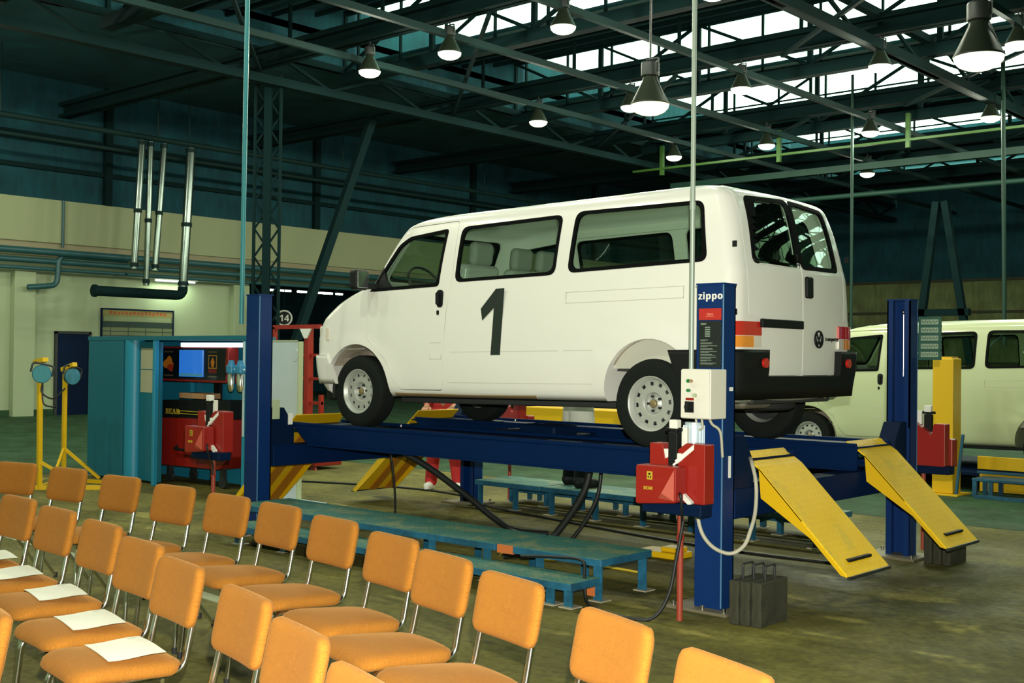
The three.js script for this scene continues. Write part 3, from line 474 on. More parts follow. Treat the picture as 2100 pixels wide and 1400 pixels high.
  // bumpers follow the plan of the body
  const bump = (y0, y1, rear) => { const a = brush(vanLoft(rear ? .055 : .022, y0, y1, [y0, y0 + .03, (y0 + y1) / 2, y1 - .03, y1])), b = brush(vanLoft(-.02, y0 - .05, y1 + .05, [y0 - .05, (y0 + y1) / 2, y1 + .05])); const c = rear ? poly([[3.66, y0 - .1], [4.4, y0 - .1], [4.4, y1 + .1], [3.50, y1 + .1]]) : poly([[-1, y0 - .1], [-.20, y0 - .1], [-.40, y1 + .1], [-1, y1 + .1]]); const g = extrude(c, 2.4).translate(0, 0, -1.2); return geo(csg(csg(a, b, SUBTRACTION), brush(g), INTERSECTION)); };
  makeVan.b ??= [(() => { const a = bump(.355, .655, true); return geo(csg(brush(a), endCut(poly([[-.56, .465], [.56, .465], [.56, .8], [-.56, .8]]), 3.9, 4.5), SUBTRACTION)); })(), bump(.40, .65, false)];
  const rb = obj('rear_bumper', makeVan.b[0], M.blackPlastic, t); for (const s of [1, -1]) obj('bumper_reflector', new THREE.CylinderGeometry(.035, .035, .02, 20).rotateZ(Math.PI / 2).translate(4.135, .56, s * .65), M.lensRed, rb);
  obj('front_bumper', makeVan.b[1], PAINT, t); obj('front_air_dam', [span(-.66, -.40, .24, .40, -.66, .66, .03), span(-.5, -.38, .22, .42, -.84, .84, .03)], M.blackPlastic, t);
  // wheels, arches, underside
  for (const s of [1, -1]) for (const [x, cy, R] of [[.035, .31, .44], [3.315, .32, .425]]) {
    const hs = new THREE.Shape(); hs.absarc(0, 0, R + .012, 0, Math.PI, false); hs.absarc(0, 0, R, Math.PI, 0, true); const g = extrude(hs, .36, 0, 20).translate(x, cy, s > 0 ? .515 : -.875); const wall = new THREE.Shape(); wall.absarc(0, 0, R + .01, 0, Math.PI, false); wall.closePath(); obj('arch_liner', [g, extrude(wall, .01, 0, 20).translate(x, cy, s > 0 ? .505 : -.515)], M.arch, t);
    makeWheel(t, x, .31 - RAKE * x, s * .805, s, x * 1.7 + s);
  }
  obj('underbody', [span(.55, 2.85, .26, .34, -.60, .60, .02), span(.1, 3.2, .20, .30, .30, .42, .02), span(.1, 3.2, .20, .30, -.42, -.30, .02), span(3.75, 4.0, .26, .40, -.6, .6, .02), bar([3.32, .31, -.74], [3.32, .31, .74], .05), bar([0, .31, -.74], [0, .31, .74], .04), span(-.5, .5, .26, .5, -.4, .4, .05)], M.underbody, t);
  obj('exhaust_pipe', bar([2.7, .27, .45], [3.66, .26, .46], .035), M.exhaust ??= mat([.22, .20, .15], .6, .4), t); obj('silencer', new RoundedBoxGeometry(.30, .15, .42, 3, .05).translate(3.80, .30, .42), M.exhaust, t); obj('tow_hook', new THREE.TorusGeometry(.035, .009, 8, 16).rotateY(Math.PI / 2).translate(4.08, .33, -.35), M.chrome, t); obj('tow_stud', bar([4.05, .36, -.15], [4.10, .36, -.15], .02), M.chrome, t);
  obj('spare_wheel', [lathe([[.0, -.06], [.25, -.07], [.29, -.045], [.29, .045], [.25, .07], [0, .06]], 30).translate(3.66, .27, -.05)], M.rubber, t);
  // cabin
  const S = (x, z, w = .46) => {
    const g = new THREE.Group(); g.name = 'cab_seat'; t.add(g);
    obj('seat_cushion', new RoundedBoxGeometry(.5, .14, w, 3, .05).translate(x - .30, .90, z), M.seat, g); const bk = new RoundedBoxGeometry(.13, .56, w, 3, .055); bk.rotateZ(-.16); obj('backrest', bk.translate(x - .02, 1.17, z), M.plasticWrap, g); const hr = new RoundedBoxGeometry(.10, .21, Math.min(.27, w), 4, .05); hr.rotateZ(-.12); obj('head_restraint', [hr.translate(x + .045, 1.54, z), bar([x + .03, 1.42, z - .06], [x + .04, 1.48, z - .06], .008), bar([x + .03, 1.42, z + .06], [x + .04, 1.48, z + .06], .008)], M.seat, g); obj('seat_base', span(x - .5, x - .1, .52, .84, z - w / 2 + .04, z + w / 2 - .04, .02), M.dash, g);
  };
  S(1.13, .45); S(1.02, -.22, .36); S(1.02, -.58, .38);
  obj('dashboard', [new RoundedBoxGeometry(.42, .22, 1.5, 3, .07).translate(.28, 1.14, 0), new RoundedBoxGeometry(.25, .09, .42, 3, .04).translate(.30, 1.27, -.45)], M.dash, t);
  const sw = new THREE.TorusGeometry(.20, .014, 8, 40); sw.rotateY(Math.PI / 2); sw.rotateZ(.55); obj('steering_wheel', [sw.translate(.44, 1.30, .42), bar([.44, 1.30, .42], [.25, 1.1, .42], .03), beam([.44, 1.30, .24], [.44, 1.30, .60], .03, .02)], M.dash, t);
  obj('cabin_floor', span(.3, 3.95, .50, .52, -.8, .8), M.dash, t); obj('roof_lining', [span(.8, 3.75, 1.868, 1.874, -.58, .58)], M.vanIn, t);
  for (const s of [-1, 1]) { obj('interior_rail', beam([1.15, 1.795, s * .715], [3.72, 1.795, s * .715], .03, .07), M.white, t); obj('side_trim', span(1.15, 3.9, .52, 1.24, s * .84 - .008, s * .84 + .008), M.vanIn, t); }
  // marks
  if (racing) { const s = poly([[1.615, 1.025], [1.605, .945], [1.69, 1.005], [1.742, .632], [1.822, .632], [1.862, 1.172], [1.790, 1.172]]); const one = poly([[1.785, 1.180], [1.878, 1.180], [1.828, .632], [1.722, .632], [1.760, 1.022], [1.628, .920], [1.612, 1.020]]); obj('number_one', extrude(one, .0015).translate(0, 0, sideZ(.9) + .0005).applyMatrix4(new THREE.Matrix4().makeRotationX(0)), mat([.012, .022, .018], .6), t, 'large dark number 1 on the side'); }
  const emb = []; emb.push(new THREE.TorusGeometry(.062, .008, 8, 36)); for (const q of [[[-.034, .046], [-.008, -.002]], [[.034, .046], [.008, -.002]], [[-.008, -.002], [0, .016]], [[.008, -.002], [0, .016]], [[-.054, .016], [-.024, -.050]], [[-.024, -.050], [0, -.008]], [[0, -.008], [.024, -.050]], [[.024, -.050], [.054, .016]]]) emb.push(beam([...q[0], 0], [...q[1], 0], .010, .008)); obj('emblem', merge(emb).rotateY(Math.PI / 2).translate(4.094, .745, -.235), M.blackPlastic, t, 'round dark emblem');
  const tx = text('transporter', .029, .003); tx.rotateY(Math.PI / 2).translate(4.090, .735, -.345); obj('lettering', tx, M.blackPlastic, t, 'small dark lettering');
  return t;
}
const van1 = makeVan('white van with a large dark number 1, standing raised on the blue four post lift', [0, .980, 0], true);
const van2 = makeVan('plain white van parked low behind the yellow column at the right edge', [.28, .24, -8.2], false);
// ---------- the four post lift ----------
{
  const t = thing('four_post_lift', 'dark blue four post lift with yellow ramps carrying the white van', 'vehicle lift');
  const G = (n, parent = t) => { const g = new THREE.Group(); g.name = n; parent.add(g); return g; };
  const post = (x0, z0, s, h) => {                                        // s: +1 the near side (slot faces -z), -1 the far side
    const z1 = z0 - s * .15, g = G('post');
    obj('post_channel', [span(x0, x0 + .2, 0.02, h, z0 - s * .012, z0), span(x0, x0 + .012, .02, h, z1, z0 - s * .012), span(x0 + .188, x0 + .2, .02, h, z1, z0 - s * .012), span(x0, x0 + .05, .02, h, z1, z1 + s * .012), span(x0 + .15, x0 + .2, .02, h, z1, z1 + s * .012), span(x0 - .005, x0 + .205, h, h + .012, Math.min(z0, z1) - .005, Math.max(z0, z1) + .005)], M.liftBlue, g);
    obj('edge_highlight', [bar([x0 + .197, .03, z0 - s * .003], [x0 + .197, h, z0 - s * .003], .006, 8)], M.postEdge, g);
    obj('base_plate', span(x0 - .16, x0 + .30, 0, .02, z0 + s * .10, z1 - s * .14, .004), mat([.18, .16, .10], .6, .3), g);
    for (const [dx, dz] of [[-.12, .06], [.1, .06], [.26, .06], [-.12, -.24], [.26, -.24]]) obj('anchor_bolt', new THREE.CylinderGeometry(.014, .014, .03, 6).translate(x0 + dx, .033, z0 + s * dz), M.chrome, g);
    return g;
  };
  const NR = post(4.13, 1.55, 1, 2.105), NL = post(-.80, 1.55, 1, 2.165), FR = post(4.13, -1.50, -1, 2.13), FL = post(-.80, -1.48, -1, 2.13);
  // slides and lifting rods inside the far posts, seen through their slots
  obj('slide_rail', [span(4.19, 4.27, .05, 2.05, -1.53, -1.51)], M.navy, FR); obj('lifting_rod', bar([4.285, .9, -1.485], [4.285, 2.02, -1.485], .011, 8), M.chrome, FR); obj('lifting_rod', bar([4.215, 1.5, -1.485], [4.215, 2.02, -1.485], .008, 8), M.chrome, FR);
  for (const x of [4.215, 4.285]) obj('rod_nut', new THREE.SphereGeometry(.018, 12, 8).translate(x, 2.04, -1.48), M.chrome, FR);
  obj('slide_tag', span(4.255, 4.29, .98, 1.06, -1.47, -1.465), M.paper, FR);
  obj('lifting_rod', bar([-.65, .03, -1.46], [-.65, .85, -1.46], .012, 8), M.chrome, FL);
  // crossbeams with cranked ends
  for (const [x, n] of [[4.23, 0], [-.70, 1]]) {
    const g = G('crossbeam'); obj('beam_body', [span(x - .085, x + .085, .58, .775, -1.36, 1.36, .01)], M.runway, g);
    for (const s of [1, -1]) obj('beam_carriage', extrude(poly([[s * 1.12, .60], [s * 1.12, .95], [s * 1.24, 1.12], [s * 1.39, 1.12], [s * 1.39, .60]]), .14, .005).rotateY(-Math.PI / 2).translate(x + .07, 0, 0), M.navy, g);
    if (n) { obj('maker_plate', span(x + .088, x + .094, 1.02, 1.20, 1.30, 1.385, .008), M.cream, g); obj('latch_tag', span(x + .10, x + .106, .965, 1.07, 1.16, 1.21), M.paper, g); }
  }
  obj('latch_window', span(4.331, 4.335, .86, 1.0, 1.45, 1.475), M.paper, NR);
  // runways
  for (const [z0, z1, s] of [[.5, 1.1, 1], [-1.1, -.5, -1]]) {
    const g = G('runway');
    obj('runway_deck', span(-.72, 4.28, .945, .958, z0, z1), M.navy, g);
    for (const z of [z0, z1]) { const sd = extrude(poly([[-.68, .965], [4.28, .965], [4.28, .775], [-.42, .775]]), .012).translate(0, 0, z - .006); obj('runway_side', sd, M.runway, g); obj('runway_lip', span(-.66, 4.27, .955, .985, z - .014, z + .014, .006), M.runway, g); }
    obj('runway_flange', [span(-.42, 4.28, .772, .788, z0 - .03, z0 + .05), span(-.42, 4.28, .772, .788, z1 - .05, z1 + .03)], M.runway, g);
    obj('turn_plate', new THREE.CylinderGeometry(.24, .24, .012, 32).translate(0, .958, (z0 + z1) / 2), M.steelLit, g); for (const x of [-.30, .30]) obj('turn_plate_pin', bar([x, .965, z0 + .1], [x, .985, z0 + .1], .015, 8), M.chrome, g);
    for (const x of [2.35, 2.9]) obj('loose_plate', span(x, x + .32, .958, .972, z1 - .22, z1 - .06, .004), mat([.07, .08, .07], .6), g);
  }
  // jacking beam between the runways
  obj('jack_beam', [span(1.4, 1.75, .84, .94, -.5, .5, .02), span(.9, 1.1, .86, .95, -.5, .5, .02)], M.navy, t); obj('rolling_jack', [new RoundedBoxGeometry(.42, .10, .34, 3, .03).translate(1.58, .98, 0), bar([1.5, .95, 0], [1.5, 1.04, 0], .06)], M.navy, t);
  // hinged ramps: short raised lip, long apron, triangular cheeks
  const ramp = (zc, m, pts, cheek, under) => {
    const g = G('ramp'); const w = .30, th = .010;
    const plate = (a, b) => { const d = V(b[0] - a[0], b[1] - a[1], 0), n = V(-d.y, d.x, 0).normalize().multiplyScalar(th * Math.sign(d.x)); const s = poly([a, b, [b[0] - n.x, b[1] - n.y], [a[0] - n.x, a[1] - n.y]]); return boxUVslope(extrude(s, 2 * w).translate(0, 0, zc - w)); };
    obj('ramp_plate', [plate(pts[0], pts[1]), plate(pts[1], pts[2])], m, g);
    for (const z of [zc - w, zc + w - .01]) obj('ramp_cheek', extrude(poly(cheek), .01).translate(0, 0, z), M.yellow, g);
    const tip = pts[2], dx = Math.sign(tip[0] - pts[1][0]); if (dx > 0) obj('ramp_slot', beam([tip[0] - .075, tip[1] + .082, zc - .16], [tip[0] - .075, tip[1] + .082, zc + .16], .03, .018), M.blackPlastic, g); obj('ramp_edge', beam([tip[0], tip[1] - .006, zc - w], [tip[0], tip[1] - .006, zc + w], .022, .02), M.blackSteel, g);
    if (under) for (const z of [-.19, .04]) { const a = pts[1], b = pts[2], L = lerp; const o = zc + z - .02; obj('warning_stripe', extrude(poly([[L(a[0], b[0], .10), L(a[1], b[1], .10) - .016], [L(a[0], b[0], .97), L(a[1], b[1], .97) - .016], [L(a[0], b[0], .97), L(a[1], b[1], .97) - .034], [L(a[0], b[0], .10), L(a[1], b[1], .10) - .034]]), .115).translate(0, 0, o - .06), M.orangeStripe, g); }
    else for (const z of [-.1, .1]) obj('ramp_rib', extrude(poly([[pts[1][0] + .02, pts[1][1] - .03], [pts[2][0] - .05, pts[2][1] + .03], [pts[1][0] + .02, pts[1][1] - .16]]), .01).translate(0, 0, zc + z), M.yellow, g);
    return g;
  };
  function boxUVslope(g) { const p = g.attributes.position, uv = new Float32Array(p.count * 2); for (let i = 0; i < p.count; i++) { uv[2 * i] = p.getZ(i); uv[2 * i + 1] = Math.hypot(p.getX(i), p.getY(i)) * Math.sign(p.getX(i)); } g.setAttribute('uv', new THREE.BufferAttribute(uv, 2)); return g; }
  for (const zc of [.8, -.8]) {
    ramp(zc, M.tread, [[4.19, 1.0], [4.335, .905], [4.985, .255]], [[4.335, .90], [4.985, .25], [4.93, .262], [4.72, .47], [4.354, .70]], false);
    ramp(zc, M.yellow, [[-.62, 1.055], [-.77, .925], [-1.66, .13]], [[-.76, .92], [-1.66, .125], [-1.60, .12], [-1.30, .36], [-.80, .80]], true);
    obj('ramp_hinge', bar([4.30, .895, zc - .3], [4.30, .895, zc + .3], .018, 10), M.steelLit, t); obj('ramp_hinge', bar([-.74, .895, zc - .3], [-.74, .895, zc + .3], .018, 10), M.steelLit, t);
  }
  // control box on the near post with its buttons
  const cb = G('control_box', t);
  obj('box_housing', span(4.145, 4.365, 1.245, 1.56, 1.56, 1.75, .008), M.whiteBox, cb); obj('box_lid', span(4.15, 4.36, 1.25, 1.555, 1.75, 1.762, .005), M.whiteBox, cb);
  const btn = (x, y, r, m, d = .02) => obj('button', new THREE.CylinderGeometry(r, r, d, 16).rotateX(Math.PI / 2).translate(x, y, 1.762 + d / 2), m, cb);
  btn(4.215, 1.485, .012, M.green); btn(4.232, 1.485, .010, M.rust); btn(4.215, 1.425, .011, M.green); btn(4.262, 1.395, .012, M.cream); obj('warning_label', span(4.19, 4.25, 1.362, 1.378, 1.762, 1.765), M.red, cb);
  obj('main_switch', [span(4.185, 4.25, 1.285, 1.355, 1.762, 1.768), new THREE.CylinderGeometry(.025, .025, .02, 20).rotateX(Math.PI / 2).translate(4.217, 1.32, 1.776), span(4.21, 4.225, 1.295, 1.345, 1.78, 1.80, .004)], M.blackPlastic, cb);
  obj('motor', [bar([4.20, 1.0, 1.68], [4.20, 1.22, 1.68], .058, 24), ...[...Array(14)].map((_, i) => { const a = i / 14 * 6.2832; return span(-.004, .004, 1.02, 1.2, .055, .068).rotateY(a).translate(4.20, 0, 1.68); })], M.silver, cb);
  each('box_cable', [tube([[4.27, 1.25, 1.70], [4.275, 1.19, 1.70], [4.24, 1.18, 1.70], [4.225, 1.25, 1.70]], .008, 20), tube([[4.30, 1.25, 1.66], [4.31, 1.21, 1.64], [4.345, 1.16, 1.60], [4.345, 1.0, 1.57]], .009, 20)], M.greyHose, cb);
  // plates on the near post
  const plate = obj('instruction_plate', panelGeo(.165, .30).translate(4.235, 1.72, 1.556), canvasMat(256, 466, (g, w, h) => {
    g.fillStyle = '#0b1714'; g.fillRect(0, 0, w, h); g.fillStyle = '#9fae98'; g.font = 'bold 26px sans-serif'; g.fillText('zippo', 18, 34); g.fillStyle = '#77877a'; for (let i = 0; i < 5; i++) for (let k = 0; k < 1; k++) { g.fillRect(70, 56 + i * 22, 60, 14); }
    for (let i = 0; i < 9; i++) { g.fillRect(18, 186 + i * 29, 90 + (i * 53) % 110, 6); g.fillRect(18, 196 + i * 29, 60 + (i * 71) % 120, 5); }
  }), t);
  obj('red_label', panelGeo(.168, .075).translate(4.235, 1.915, 1.557), canvasMat(256, 114, (g, w, h) => { g.fillStyle = '#b32418'; g.fillRect(0, 0, w, h); g.fillStyle = '#d98a70'; g.font = 'bold 30px sans-serif'; g.textAlign = 'center'; g.fillText('zippo', w / 2, 66); g.fillRect(80, 76, 96, 5); }), t);
  { const z = text('zippo', .062, .003); z.computeBoundingBox(); const W = z.boundingBox.max.x; z.scale(.185 / W, .72, 1).translate(4.139, 2.012, 1.551); obj('maker_lettering', z, M.white, t); }
  obj('side_badge', span(4.331, 4.334, 1.42, 1.445, 1.43, 1.47), M.paper, NR);
  // notice board on the far post
  obj('notice_board', panelGeo(.19, .36, .02).translate(4.41, 1.82, -1.56), canvasMat(256, 480, (g, w, h) => { g.fillStyle = '#26564a'; g.fillRect(0, 0, w, h); g.fillStyle = '#8fa58c'; for (let i = 0; i < 5; i++) { g.fillRect(28, 30 + i * 90, 200, 56); g.fillStyle = '#4c6a5c'; for (let k = 0; k < 9; k++) g.fillRect(36 + k * 21, 42 + i * 90 + (k % 2) * 8, 12, 24); g.fillStyle = '#8fa58c'; } }), FR);
}
// conduits from the near posts up to the roof, flexible hose to the ramp
tag(obj('post_conduit', [bar([4.10, 1.50, 1.565], [4.10, 8.0, 1.565], .0165, 10), ...[2.6, 4.2].map((y) => bar([4.10, y, 1.565], [4.10, y + .05, 1.565], .021, 10))], M.conduit), 'thin grey vertical conduit rising in front of the van from the near post', 'conduit');
tag(obj('post_conduit', [bar([-.83, 1.9, 1.585], [-.79, 7.9, 1.585], .022, 10)], M.rodBlue), 'thin turquoise vertical conduit rising from the left post of the lift', 'conduit');
tag(obj('flexible_hose', tube([[4.20, .74, 1.64], [4.21, .61, 1.64], [4.25, .5, 1.64], [4.33, .425, 1.63], [4.43, .40, 1.60], [4.49, .45, 1.54], [4.50, .54, 1.48], [4.49, .64, 1.41], [4.47, .76, 1.36], [4.45, .86, 1.34], [4.40, .95, 1.30], [4.33, .97, 1.2]], .013, 70), M.greyHose), 'pale flexible hose looping round the front post to the yellow ramp', 'hose');
// ---------- alignment measuring units on red poles beside the posts ----------
{
  const t = thing('measuring_unit', 'large red measuring unit on a red pole beside the near post', 'measuring unit', [4.25, 0, 1.90], 0, 'red measuring units beside the posts');
  obj('pole', bar([0, 0, 0], [0, .80, 0], .020, 14), M.redPole, t); obj('pole_collar', bar([0, .50, 0], [0, .53, 0], .025, 14), M.redDull, t);
  obj('back_panel', extrude(roundedPoly([[.19, .735], [.19, 1.095], [.06, 1.10], [-.10, .99], [-.12, 1.09], [-.21, 1.09], [-.21, .735]], .006), .10, .004).translate(0, 0, -.07), M.red, t);
  const hd = obj('sensor_head', extrude(roundedPoly([[-.225, .725], [.06, .75], [.06, .955], [-.225, .955]], .012), .10, .008).translate(0, 0, .05), M.red, t);
  { const g = new THREE.BufferGeometry(); const a = [.055, .945, .16], b = [.055, .755, .16], c = [-.06, .765, .16], d = [.06, .76, .05], e = [-.02, .80, .185]; g.setAttribute('position', new THREE.Float32BufferAttribute([...a, ...c, ...e, ...c, ...b, ...e, ...b, ...a, ...e].flat(), 3)); g.computeVertexNormals(); obj('head_facet', g, mat([.50, .09, .055], .5), hd); }
  obj('head_badge', span(-.145, -.105, .875, .925, .158, .161), M.yellowCable, hd); each('badge_mark', [span(-.137, -.130, .885, .898, .161, .163), span(-.12, -.113, .885, .898, .161, .163), span(-.132, -.118, .904, .916, .161, .163)], M.blackPlastic, hd);
  const tx = text('BEAR', .02, .003); tx.translate(-.17, .812, .159); obj('head_lettering', tx, M.yellowCable, hd);
  obj('clamp_column', [span(-.065, .0, .955, 1.17, .0, .05, .006), span(-.055, -.01, 1.16, 1.20, .01, .04, .006), bar([-.09, 1.185, .025], [.03, 1.185, .025], .012)], M.blackPlastic, t);
  each('clamp_head', [span(-.06, .0, 1.19, 1.245, 0, .05, .006), span(-.115, -.08, 1.0, 1.06, 0, .03, .006), span(.0, .03, .99, 1.04, .02, .05, .006)], M.white, t);
  each('clamp_arm', [beam([.0, .985, .05], [.12, 1.09, .02], .025, .025), beam([-.02, .965, .055], [.11, 1.075, .025], .012, .012), beam([.05, .79, .06], [.12, .735, .06], .03, .03), span(.02, .06, 1.08, 1.2, .0, .03, .004)], M.white, t);
  obj('sensor_cable', tube([[.055, .80, .10], [.085, .79, .13], [.075, .70, .10], [.03, .62, .03], [.02, .52, .02]], .009, 24), M.cable, t);
  obj('lower_shield', span(-.24, .2, .66, .735, -.05, .08, .01), M.navy, t);
  copyOf(t, [-.84, 0, 1.86], 0, 'red measuring unit on a red pole in front of the blue booth');
  copyOf(t, [4.21, 0, -1.93], Math.PI * 1, 'dark red measuring unit on a pole between the far post and the yellow column');
  copyOf(t, [-.62, 0, -1.95], Math.PI, 'small red measuring unit behind the lift, seen under the van');
}
// ---------- blue service platforms with a lower step ----------
function platform(name, label, pos, length, turn, legXs, gapAt) {
  const t = thing(name, label, 'platform', pos, turn, 'blue service platforms');   // x runs from 0 (end) to -length
  const deck = (x0, x1, y, z0, z1, n) => { obj('deck_plate', span(x0, x1, y - .012, y, z0, z1), M.platTop, t); obj('deck_frame', [span(x0, x1, y - .052, y - .004, z1 - .03, z1 + .004, .003), span(x0, x1, y - .052, y - .004, z0 - .004, z0 + .03, .003), span(x1 - .03, x1 + .004, y - .052, y - .004, z0, z1, .003), span(x0 - .004, x0 + .03, y - .052, y - .004, z0, z1, .003)], M.platBlue, t); };
  deck(-gapAt + .0, 0, .285, -.58, 0); deck(-length, -gapAt - .03, .285, -.58, 0); deck(-length + .3, -.01, .165, .0, .31);
  const leg = (x, y1, z) => { obj('leg', [span(x - .035, x + .035, .008, y1, z - .005, z + .005), span(x - .035, x - .025, .008, y1, z - .06, z)], M.platBlue, t); obj('foot_plate', span(x - .055, x + .055, 0, .008, z - .08, z + .035), mat([.35, .33, .24], .7), t); };
  for (const x of legXs) { leg(x, .24, -.02); leg(x, .24, -.53); } for (const x of [-.05, ...legXs.slice(1).map((v) => v + .35)]) leg(x, .12, .28);
  return t;
}
const plat = platform('service_platform', 'long blue platform with a lower step in front of the lift', [3.58, 0, 1.83], 4.1, 0, [-.04, -.55, -1.05, -1.62, -2.2, -2.75, -3.4, -4.03], .93);
obj('rust_patch', span(-.93, -.72 - .06, .225, .284, -.06, .006), M.orangeRust, plat, 'rusty orange patch at the joint'); obj('rust_patch', span(-.13, -.06, .03, .10, -.034, -.012), M.orangeRust, plat);
copyOf(plat, [-.50, 0, -1.83], Math.PI, 'blue service platform with a step on the far side of the lift'); 
// ---------- weights with handles ----------
{
  const t = thing('test_weight', 'dark block weight with a wire handle, nearest the post of the three beside it', 'weight', [4.555, 0, 1.60], 0, 'block weights beside the near post');
  obj('block', new RoundedBoxGeometry(.066, .27, .34, 2, .008).translate(0, .135, 0), M.olive, t); obj('handle', bentTube([[0, .26, -.06], [0, .36, -.06], [0, .36, .06], [0, .26, .06]], .008, .02), M.blackSteel, t);
  copyOf(t, [4.625, 0, 1.59], 0, 'dark block weight with a wire handle, middle of the three beside the near post'); copyOf(t, [4.697, 0, 1.58], .015, 'dark block weight with a wire handle, farthest right of the three beside the near post');
  const q = ['dark block weight under the far yellow ramp, nearest the post', 'dark block weight under the far yellow ramp, middle one of three', 'dark block weight under the far yellow ramp, farthest from the post'];
  q.forEach((l, i) => copyOf(t, [4.53 + i * .075, 0, -1.42], 0, l, 'block weights under the far ramp'));
}
// ---------- hoses and cables on the floor ----------
{
  const cab = (pts, r, m, label, n = 'floor_cable') => tag(obj(n, tube(pts, r, 80, 6), m), label, 'cable');
  cab([[.70, .80, 1.0], [.82, .62, .72], [.98, .36, .40], [1.10, .16, .18], [1.2, .04, .0], [1.5, .03, -.1]], .030, M.cable, 'thick black hose hanging from the left half of the runway to the floor', 'floor_hose');
  cab([[2.62, .80, .7], [2.55, .55, .72], [2.36, .25, .78], [2.18, .06, .86], [2.0, .03, 1.05]], .028, M.cable, 'thick black hose curving from the right half of the runway to the floor', 'floor_hose');
  cab([[2.66, .80, .62], [2.62, .5, .64], [2.45, .2, .70], [2.26, .05, .78], [2.05, .02, .9]], .016, M.cable, 'thinner black hose hanging beside the curved one', 'floor_hose');
  cab([[.03, .8, .5], [.05, .45, .45], [.02, .1, .40], [.0, .012, .42], [.4, .012, .5]], .011, M.cable, 'thin dark cable hanging straight down beside the striped front ramp');
  cab([[-4.6, .012, -1.0], [-3.9, .012, -1.25], [-2.9, .012, -1.65], [-1.9, .012, -1.85], [-1.0, .012, -1.7], [-.3, .012, -1.25], [.8, .012, -1.0], [2.0, .012, -.75], [3.2, .012, -.6], [4.4, .012, -.7]], .012, M.cable, 'black cable lying across the floor under the lift');
  cab([[4.29, .62, 1.93], [4.26, .38, 1.96], [4.23, .16, 2.0], [4.15, .02, 2.06], [3.98, .012, 2.12], [3.72, .012, 2.05], [3.58, .03, 1.98], [3.52, .17, 1.93], [3.46, .27, 1.88], [3.2, .262, 1.87], [2.9, .23, 1.86]], .011, M.cable, 'black cable running from the near measuring unit along the blue platform');
  cab([[1.9, .012, .98], [2.0, .06, .93], [2.1, .012, .9], [2.35, .012, .86], [2.55, .05, .83], [2.7, .012, .80], [2.95, .012, .78], [3.2, .012, .80]], .010, M.yellowCable, 'yellow cable curling on the floor behind the blue platform');
  tag(obj('wheel_chock', [span(2.62, 3.02, 0, .05, -.14, .10, .01), span(2.84, 3.0, .05, .09, -.10, .06, .01)], M.yellow), 'low yellow chock on the floor under the runway', 'chock');
}
